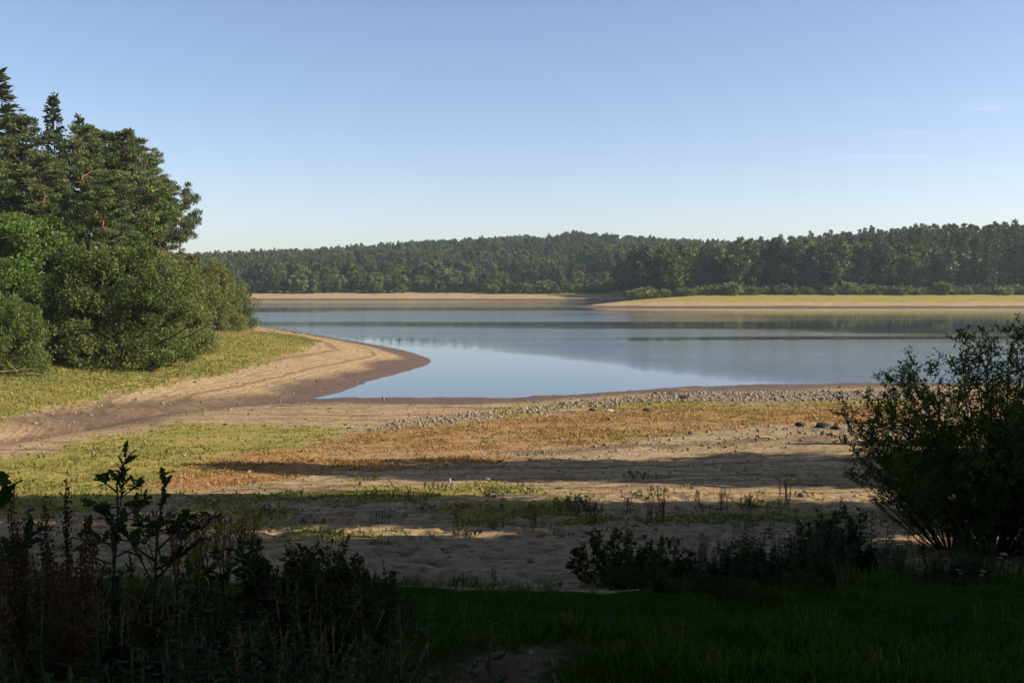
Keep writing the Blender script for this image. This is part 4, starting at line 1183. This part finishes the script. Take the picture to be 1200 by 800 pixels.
def make_shrub(H, Rx, stems=26, twigs=14, per=15, L=.05, W=.018, mat='willow', lean=(0, 0), low=.12, sub=2):
    """a bush of many fanning stems: branching twigs with narrow leaves"""
    s = MB(); lf = MB()
    for i in range(stems):
        a = i * 2.4 + rng.normal() * .3; k = math.sqrt((i + .5) / stems)
        el = math.radians(88 - 58 * k + rng.normal() * 4)
        d = np.array([math.cos(a) * math.cos(el) + lean[0], math.sin(a) * math.cos(el) + lean[1], math.sin(el)])
        ln = rng.uniform(.82, 1.0) / math.sqrt((math.sin(el) / H) ** 2 + (math.cos(el) / (Rx * 1.05)) ** 2)
        p = curve_path((math.cos(a) * .14 * k, math.sin(a) * .14 * k, -.05), d, ln, 9, (0, 0, .35 * k), .06)
        tube(s, p, np.linspace(.013, .002, 9) * H / 2.6, 5, rng.random())
        for t in range(twigs):
            f = low + (.99 - low) * rng.random() ** .75; q = along(p, f); aa = rng.random() * 6.28
            tl = rng.uniform(.16, .42) * H / 2.4 * (1.2 - .6 * f)
            tg = nrm(p[min(8, int(f * 8) + 1)] - p[max(0, int(f * 8 - .01))])
            tp = curve_path(q, tg * .6 + np.array([math.cos(aa), math.sin(aa), .25]) * .9, tl, 5, (0, 0, .15), .12)
            tube(s, tp, np.linspace(.0035, .001, 5), 3, rng.random())
            tps = [tp]
            for u in range(sub):
                aa = rng.random() * 6.28
                t2 = curve_path(along(tp, rng.uniform(.3, .9)), nrm(tp[-1] - tp[0]) * .6 + np.array([math.cos(aa), math.sin(aa), .2]) * .8, tl * rng.uniform(.35, .7), 4, (0, 0, .1), .12)
                tube(s, t2, np.linspace(.002, .0008, 4), 3, rng.random()); tps.append(t2)
            for tq in tps:
                m = int(per * rng.uniform(.4, 1.2) * (1. if tq is tp else .65)); ff = rng.uniform(.1, 1, m)
                D = nrm(tq[-1] - tq[0]) * .7 + runit(m) * .9
                leaves(lf, along(tq, ff), D, L * rng.uniform(.6, 1.25, m), W * rng.uniform(.7, 1.2, m), np.clip(rng.normal(.42, .22, m), 0, 1), fold=True)
    return [('stems', s.mesh('shrub_stems', M['twig']), []), ('foliage', lf.mesh('shrub_foliage', M[mat]), [])]

DOCK = [make_dock(1.0, 'redstem', 'dock', n=2), make_dock(.9, 'redstem', 'dock', n=3), make_dock(.95, 'redstem', 'dock', n=1)]
DOCKS = [make_dock(.62, 'redstem', 'dockshore', 'shoreleaf', 7, .3, .55), make_dock(.5, 'redstem', 'dockshore', 'shoreleaf', 6, .3, .55)]
DOCKG = [make_dock(.5, 'stem', 'dock', 'herb', 6, .3, .35), make_herb(.45, 12, .5, False, 'herb', .08, .02), make_herb(.45, 14, .8, False, 'shoreherb', .07, .025)]
HERB = [make_herb(.62, 12, .26), make_herb(.56, 11, .24), make_herb(.68, 10, .3), make_herb(.6, 12, .28, stem='redstem')]
NETT = [make_nettle(.62, 6, .3), make_nettle(.5, 6, .3), make_nettle(.7, 5, .3)]
GRC = [make_grass_clump(.8), make_grass_clump(.7, 40, .14, 12), make_grass_clump(.75, 50, .2, 6)]
RAG = [make_ragwort(.62, 3), make_ragwort(.52, 2)]
UMB = [make_umbel(.8), make_umbel(.6)]; UMW = [make_umbel(.5, 'white', 3, .05)]
OAKL = make_oakling(.95, 14, .30, 9); OAKL2 = make_oakling(.62, 9, .25, 8)

def plant(name, kind, px, d, ytop, kH, label, cat='plant', group=None, wid=1., rz=None, tilt=(0, 0)):
    """stand a plant on the ground at depth d so that its top reaches ytop"""
    v = ray(px, ytop); x = v[0] / v[1] * d; zt = CAM_Z + v[2] / v[1] * d; zb = float(gz(x, d))
    s = max(.15, (zt - zb) / kH)
    return place(name, kind, (x, d, zb), rng.random() * 6.28 if rz is None else rz, (s * wid, s * wid, s), label, cat, group, tilt)

def plant_g(name, kind, px, py, hpx, kH, label, cat='plant', group=None, wid=1.):
    """stand a plant on the ground seen at (px, py), hpx pixels high"""
    p = at(px, py); s = hpx / 1166.7 * p[1] / kH
    return place(name, kind, (p[0], p[1], float(gz(p[0], p[1]))), rng.random() * 6.28, (s * wid, s * wid, s), label, cat, group)

# left foreground
plant('oak_sapling', OAKL, 104, 3.3, 514, .98, 'young oak with lobed leaves rising above the dark undergrowth against the green shore', wid=.8)
plant('oak_sapling', OAKL2, 176, 3.3, 566, .64, 'smaller young oak whose lobed leaves stand just right of the taller oak sapling', wid=.75)
plant('oak_sapling', OAKL2, -34, 3.0, 540, .64, 'young oak cut by the left edge of the photo, few leaves showing', wid=.9)
for px, d, yt, k, lb in [(71, 3.4, 552, 2, 'tallest red-brown seeding dock, a single spire left of the taller oak sapling'),
                     (60, 3.2, 570, 1, 'red-brown dock with several spires just left of the tallest dock'),
                     (20, 3.3, 562, 0, 'greenish brown dock near the left edge with two thin spires'),
                     (-2, 2.9, 590, 1, 'dock with brown seed cut by the left edge below the oak leaves'),
                     (38, 2.8, 604, 0, 'rusty dock low at the left, in front of the red-brown docks'),
                     (86, 2.9, 612, 1, 'rusty dock below the taller oak sapling'), (10, 2.5, 640, 2, 'dim dock spire in the dark lower left corner'),
                     (60, 2.6, 650, 0, 'dim brown dock in the dark below the row of rusty docks')]:
    plant('dock_plant', DOCK[k], px, d, yt, [1.0, .9, .95][k], lb, wid=.9, group='seeding docks at the left')
plant('umbel_plant', UMB[0], 207, 3.5, 586, .8, 'dark flat-topped umbel plant left of the yellow flowers', wid=.9)
plant('umbel_plant', UMB[1], 222, 3.9, 592, .6, 'second umbel plant with dark heads, closest to the yellow flowers', wid=.9)
for px, d, yt, k, lb in [(262, 5.2, 586, 0, 'tall yellow-flowered ragwort in the gap between oak sapling and brown herbs'),
                      (286, 5.4, 588, 0, 'yellow ragwort beside the tallest one, a little to its right'),
                      (300, 5.6, 604, 1, 'short yellow ragwort at the right end of the yellow flowers'),
                      (208, 4.3, 632, 1, 'low ragwort with one yellow head below the umbel plants')]:
    plant('ragwort_plant', RAG[k], px, d, yt, [.62, .52][k], lb, wid=.9, group='yellow ragworts at the left')
plant('dock_plant', DOCKS[1], 232, 5.5, 594, .5, 'orange seeding dock between the umbel plants and the yellow ragworts', wid=.8)
plant('nettle_plant', NETT[2], 200, 4.6, 612, .7, 'leafy green nettle standing out against the sand below the yellow ragworts', wid=.8)
plant('nettle_plant', NETT[2], 262, 4.7, 628, .7, 'leafy stem with paired leaves in front of the pale sand, right of the first nettle', wid=.8)
# the brown herb bush, and the dark undergrowth in front
hp = [(338, 4.6, 622), (358, 4.5, 634), (378, 4.7, 640), (396, 4.6, 646), (414, 4.7, 652), (432, 4.8, 662), (448, 4.8, 676), (325, 4.4, 640), (345, 4.2, 650), (368, 4.2, 656), (392, 4.2, 664),
      (412, 4.2, 674), (432, 4.3, 684), (310, 4.5, 660), (455, 4.6, 694), (350, 3.8, 676), (380, 3.8, 684), (408, 3.8, 696), (436, 3.9, 706), (320, 3.8, 680), (352, 5.0, 628), (386, 5.0, 640), (416, 5.0, 655)]
for i, (px, d, yt) in enumerate(hp):
    k = int(rng.integers(4)); plant('herb_plant', HERB[k], px + rng.normal() * 4, d, yt + rng.normal() * 3, [.62, .56, .68, .6][k], 'brown seeding herb in the dense bushy clump left of the bare path', group='brown herbs left of the path', wid=.95)
for i in range(44):
    px = rng.uniform(90, 330); d = rng.uniform(2.9, 4.4); yt = np.interp(px, [90, 160, 300, 330], [645, 675, 688, 672]) + (4.4 - d) * 42 + rng.normal() * 9
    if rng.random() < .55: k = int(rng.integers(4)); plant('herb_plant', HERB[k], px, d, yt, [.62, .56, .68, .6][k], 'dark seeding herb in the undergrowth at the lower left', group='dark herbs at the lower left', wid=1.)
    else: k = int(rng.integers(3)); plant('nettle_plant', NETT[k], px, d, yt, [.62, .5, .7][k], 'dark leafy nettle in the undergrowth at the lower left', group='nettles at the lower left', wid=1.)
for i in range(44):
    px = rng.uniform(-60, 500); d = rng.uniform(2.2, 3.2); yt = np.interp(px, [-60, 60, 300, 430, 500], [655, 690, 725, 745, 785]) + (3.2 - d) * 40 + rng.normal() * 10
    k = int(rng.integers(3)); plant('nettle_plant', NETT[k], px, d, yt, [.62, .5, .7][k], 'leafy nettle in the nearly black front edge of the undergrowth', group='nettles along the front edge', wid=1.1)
for i in range(46):
    px = rng.uniform(-30, 470); d = rng.uniform(2.8, 4.6); yt = np.interp(px, [-30, 110, 180, 300, 350, 470], [600, 632, 672, 682, 650, 720]) + (4.6 - d) * 30 + rng.normal() * 10
    k = int(rng.integers(3)); plant('grass_clump', GRC[k], px, d, yt, [.85, .75, .8][k], 'tall rough grass clump with dry stalks among the dark plants at the lower left', group='rough grass clumps at the lower left')
for i in range(30):
    px = rng.uniform(690, 1020); d = rng.uniform(6.3, 8.2); yt = np.interp(px, [690, 800, 1020], [650, 640, 630]) + (8.2 - d) * 24 + rng.normal() * 14
    k = int(rng.integers(3)); plant('grass_clump', GRC[k], px, d, yt, [.85, .75, .8][k], 'rough grass clump standing among the shrubs and herbs right of the trodden sand', group='rough grass clumps right of the sand', wid=1.2)
for i in range(26):
    px = rng.uniform(455, 720); d = rng.uniform(6.4, 7.3)
    k = int(rng.integers(3)); plant('grass_clump', GRC[k], px, d, 712 + (7.3 - d) * 38 - rng.uniform(6, 24), [.85, .75, .8][k], 'short grass clump on the ragged lip where the lawn meets the trodden sand', group='grass clumps on the lip of the lawn', wid=1.8)
for i in range(30):
    px = rng.uniform(480, 1180); py = rng.uniform(722, 795)
    plant_g('lawn_weed', GRC[i % 3] if i % 3 else NETT[1], px, py, rng.uniform(14, 30), .6, 'low weed or coarse tuft growing in the shaded lawn', group='weeds in the shaded lawn', wid=1.6)
# the gap and the lip of the lawn
plant('ragwort_plant', RAG[0], 580, 7.7, 660, .62, 'slender pale yellow ragwort alone on the trodden sand', wid=.75)
for px, d, yt in [(545, 7.1, 698), (534, 7.2, 706), (556, 7.3, 704)]:
    plant('herb_plant', HERB[3], px, d, yt, .6, 'small brown herb on the grassy lip below the sand', group='small herbs on the grassy lip')
plant('herb_plant', HERB[1], 656, 7.4, 694, .56, 'thin dark herb on the grassy lip near the middle bush', wid=.6)
# right foreground
SH1 = make_shrub(.85, .5, 32, 15, 12, .034, .018, 'herb', low=.2, sub=1); SH2 = make_shrub(.8, .5, 32, 15, 12, .032, .016, 'willow', low=.15, sub=1)
plant('small_shrub', SH1, 716, 7.5, 602, .88, 'dark shrub at the right edge of the sand, its thin shoots pointing up left', wid=.95)
plant('small_shrub', SH2, 750, 7.3, 628, .84, 'dense dark shrub just right of the shrub at the sand edge', wid=1.1)
plant('small_shrub', SH1, 780, 7.6, 616, .88, 'twiggy shrub behind the dense one, left of the green herbs', wid=.9)
plant('small_shrub', SH2, 728, 7.0, 655, .84, 'low dark shrub spreading on the grassy lip below the sand-edge shrub', wid=1.3)
plant('umbel_plant', UMB[0], 910, 7.2, 622, .8, 'dark umbel plant standing up from the green herbs left of the willow', wid=.9)
for i in range(50):
    px = rng.uniform(795, 1010); d = rng.uniform(6.6, 8.4); yt = np.interp(px, [800, 850, 900, 960, 1010], [660, 622, 640, 604, 612]) + (8.4 - d) * 20 + rng.normal() * 14
    if rng.random() < .5: k = int(rng.integers(4)); plant('herb_plant', HERB[k], px, d, yt, [.62, .56, .68, .6][k], 'bushy green herb in the bank of plants between the middle shrubs and the willow', group='herbs left of the willow', wid=1.2)
    else: k = int(rng.integers(3)); plant('nettle_plant', NETT[k], px, d, yt, [.62, .5, .7][k], 'leafy nettle in the bank of plants between the middle shrubs and the willow', group='nettles left of the willow', wid=1.2)
WIL = make_shrub(3.0, 2.1, 66, 26, 15, .050, .017, 'willow', (0, 0), .22)
WIL2 = make_shrub(2.6, 1.65, 46, 22, 12, .050, .017, 'willow', (0, 0), .18)
plant('willow_bush', WIL, 1172, 11.2, 356, 3.0, 'large willow bush at the right edge, its lacy crown rising across the lake', 'bush', wid=1.0, rz=0)
plant('willow_bush', WIL2, 1122, 11.8, 436, 2.6, 'lower willow bush leaning out left of the large willow', 'bush', wid=1.05, rz=.6)
plant('willow_bush', WIL2, 1240, 10.6, 378, 2.6, 'willow bush cut by the right edge of the photo, behind the large willow', 'bush', rz=3.)
for i in range(30):
    px = rng.uniform(985, 1240); d = rng.uniform(7.4, 10.2); yt = np.interp(px, [985, 1080, 1240], [628, 622, 612]) + (10.2 - d) * 16 + rng.normal() * 8
    k = int(rng.integers(3)); plant('nettle_plant', NETT[k], px, d, yt, [.62, .5, .7][k], 'dark nettle in the shade under the willow bushes', group='nettles under the willows', wid=1.3)
for px, py, h in [(1176, 664, 34), (1182, 668, 26), (1150, 676, 24), (1122, 672, 22), (1106, 668, 20), (1075, 664, 24)]:
    plant_g('umbel_plant', UMW[0], px, py + 16, h, .5, 'small white-flowered umbel plant at the dark foot of the willows', group='white umbels under the willows', wid=1.2)
for i, (px, d, yt) in enumerate([(765, 6.7, 672), (800, 6.6, 690), (838, 6.5, 668), (872, 6.4, 690), (905, 6.5, 676), (940, 6.6, 660), (852, 6.1, 700), (895, 6.0, 706)]):
    plant('small_shrub', (SH1, SH2)[i % 2], px, d, yt, .86, 'low dark shrub spreading onto the lawn in front of the bank of herbs', group='low shrubs at the edge of the lawn', wid=1.5)
for i in range(44):
    px = rng.uniform(735, 1190); d = rng.uniform(6.9, 8.3); yt = np.interp(px, [735, 800, 960, 1190], [664, 654, 640, 636]) + (8.3 - d) * 22 + rng.normal() * 10
    if i % 2: k = int(rng.integers(4)); plant('herb_plant', HERB[k], px, d, yt, [.62, .56, .68, .6][k], 'dark green herb in the low fringe running from the middle shrubs to the willows', group='herbs of the low fringe', wid=1.4)
    else: k = int(rng.integers(3)); plant('nettle_plant', NETT[k], px, d, yt, [.62, .5, .7][k], 'leafy nettle in the low fringe running from the middle shrubs to the willows', group='nettles of the low fringe', wid=1.4)
# docks and tufts out on the beach
for px, py, h, lb in [(922, 590, 30, 'bright orange seeding dock alone on the sunlit sand at the right'),
                      (846, 598, 28, 'orange dock on the light sand, tallest of the pair left of the lone dock'), (874, 596, 24, 'greener dock right beside the orange one on the light sand'),
                      (816, 588, 18, 'small orange dock farther back, left of the pair on the light sand'), (776, 612, 36, 'olive brown dock in the middle of the shaded beach'),
                      (762, 612, 28, 'shorter dock leaning against the olive brown dock in the shade'), (696, 612, 32, 'brown dock at the left of the beach docks, on sandy ground'),
                      (668, 604, 22, 'thin rusty dock between green tufts on the shaded beach'), (654, 606, 22, 'thin rusty dock just left of another, on the shaded beach'),
                      (626, 618, 30, 'pale green dock left of the thin rusty docks'), (734, 600, 24, 'dark dock between the brown dock and the olive brown pair'),
                      (481, 587, 18, 'dark brown dock upright on the sunny strip between shadows'), (497, 590, 14, 'small brown dock right of the dark upright one'),
                      (539, 618, 30, 'green dock standing alone on the shaded beach above the sand'), (610, 572, 14, 'short green dock beside the sunny stones'),
                      (448, 612, 22, 'green dock left of the one standing alone in the shade')]:
    k = 0 if h > 24 else 1
    kd = DOCKS[k] if any(q in lb for q in ('orange', 'brown', 'rusty')) else DOCKG[0]
    plant_g('dock_plant', kd, px, py, h, .62 if kd is DOCKS[0] else .5, lb, group='docks on the beach')
for i in range(60):
    px = rng.uniform(240, 990); py = rng.uniform(572, 632) if rng.random() < .75 else rng.uniform(560, 640)
    if px < 420 and py < 590: continue
    plant_g('beach_weed', DOCKG[2], px, py, rng.uniform(4, 11), .45, 'low green weed tuft on the shaded beach', group='weed tufts on the shaded beach', wid=1.5)
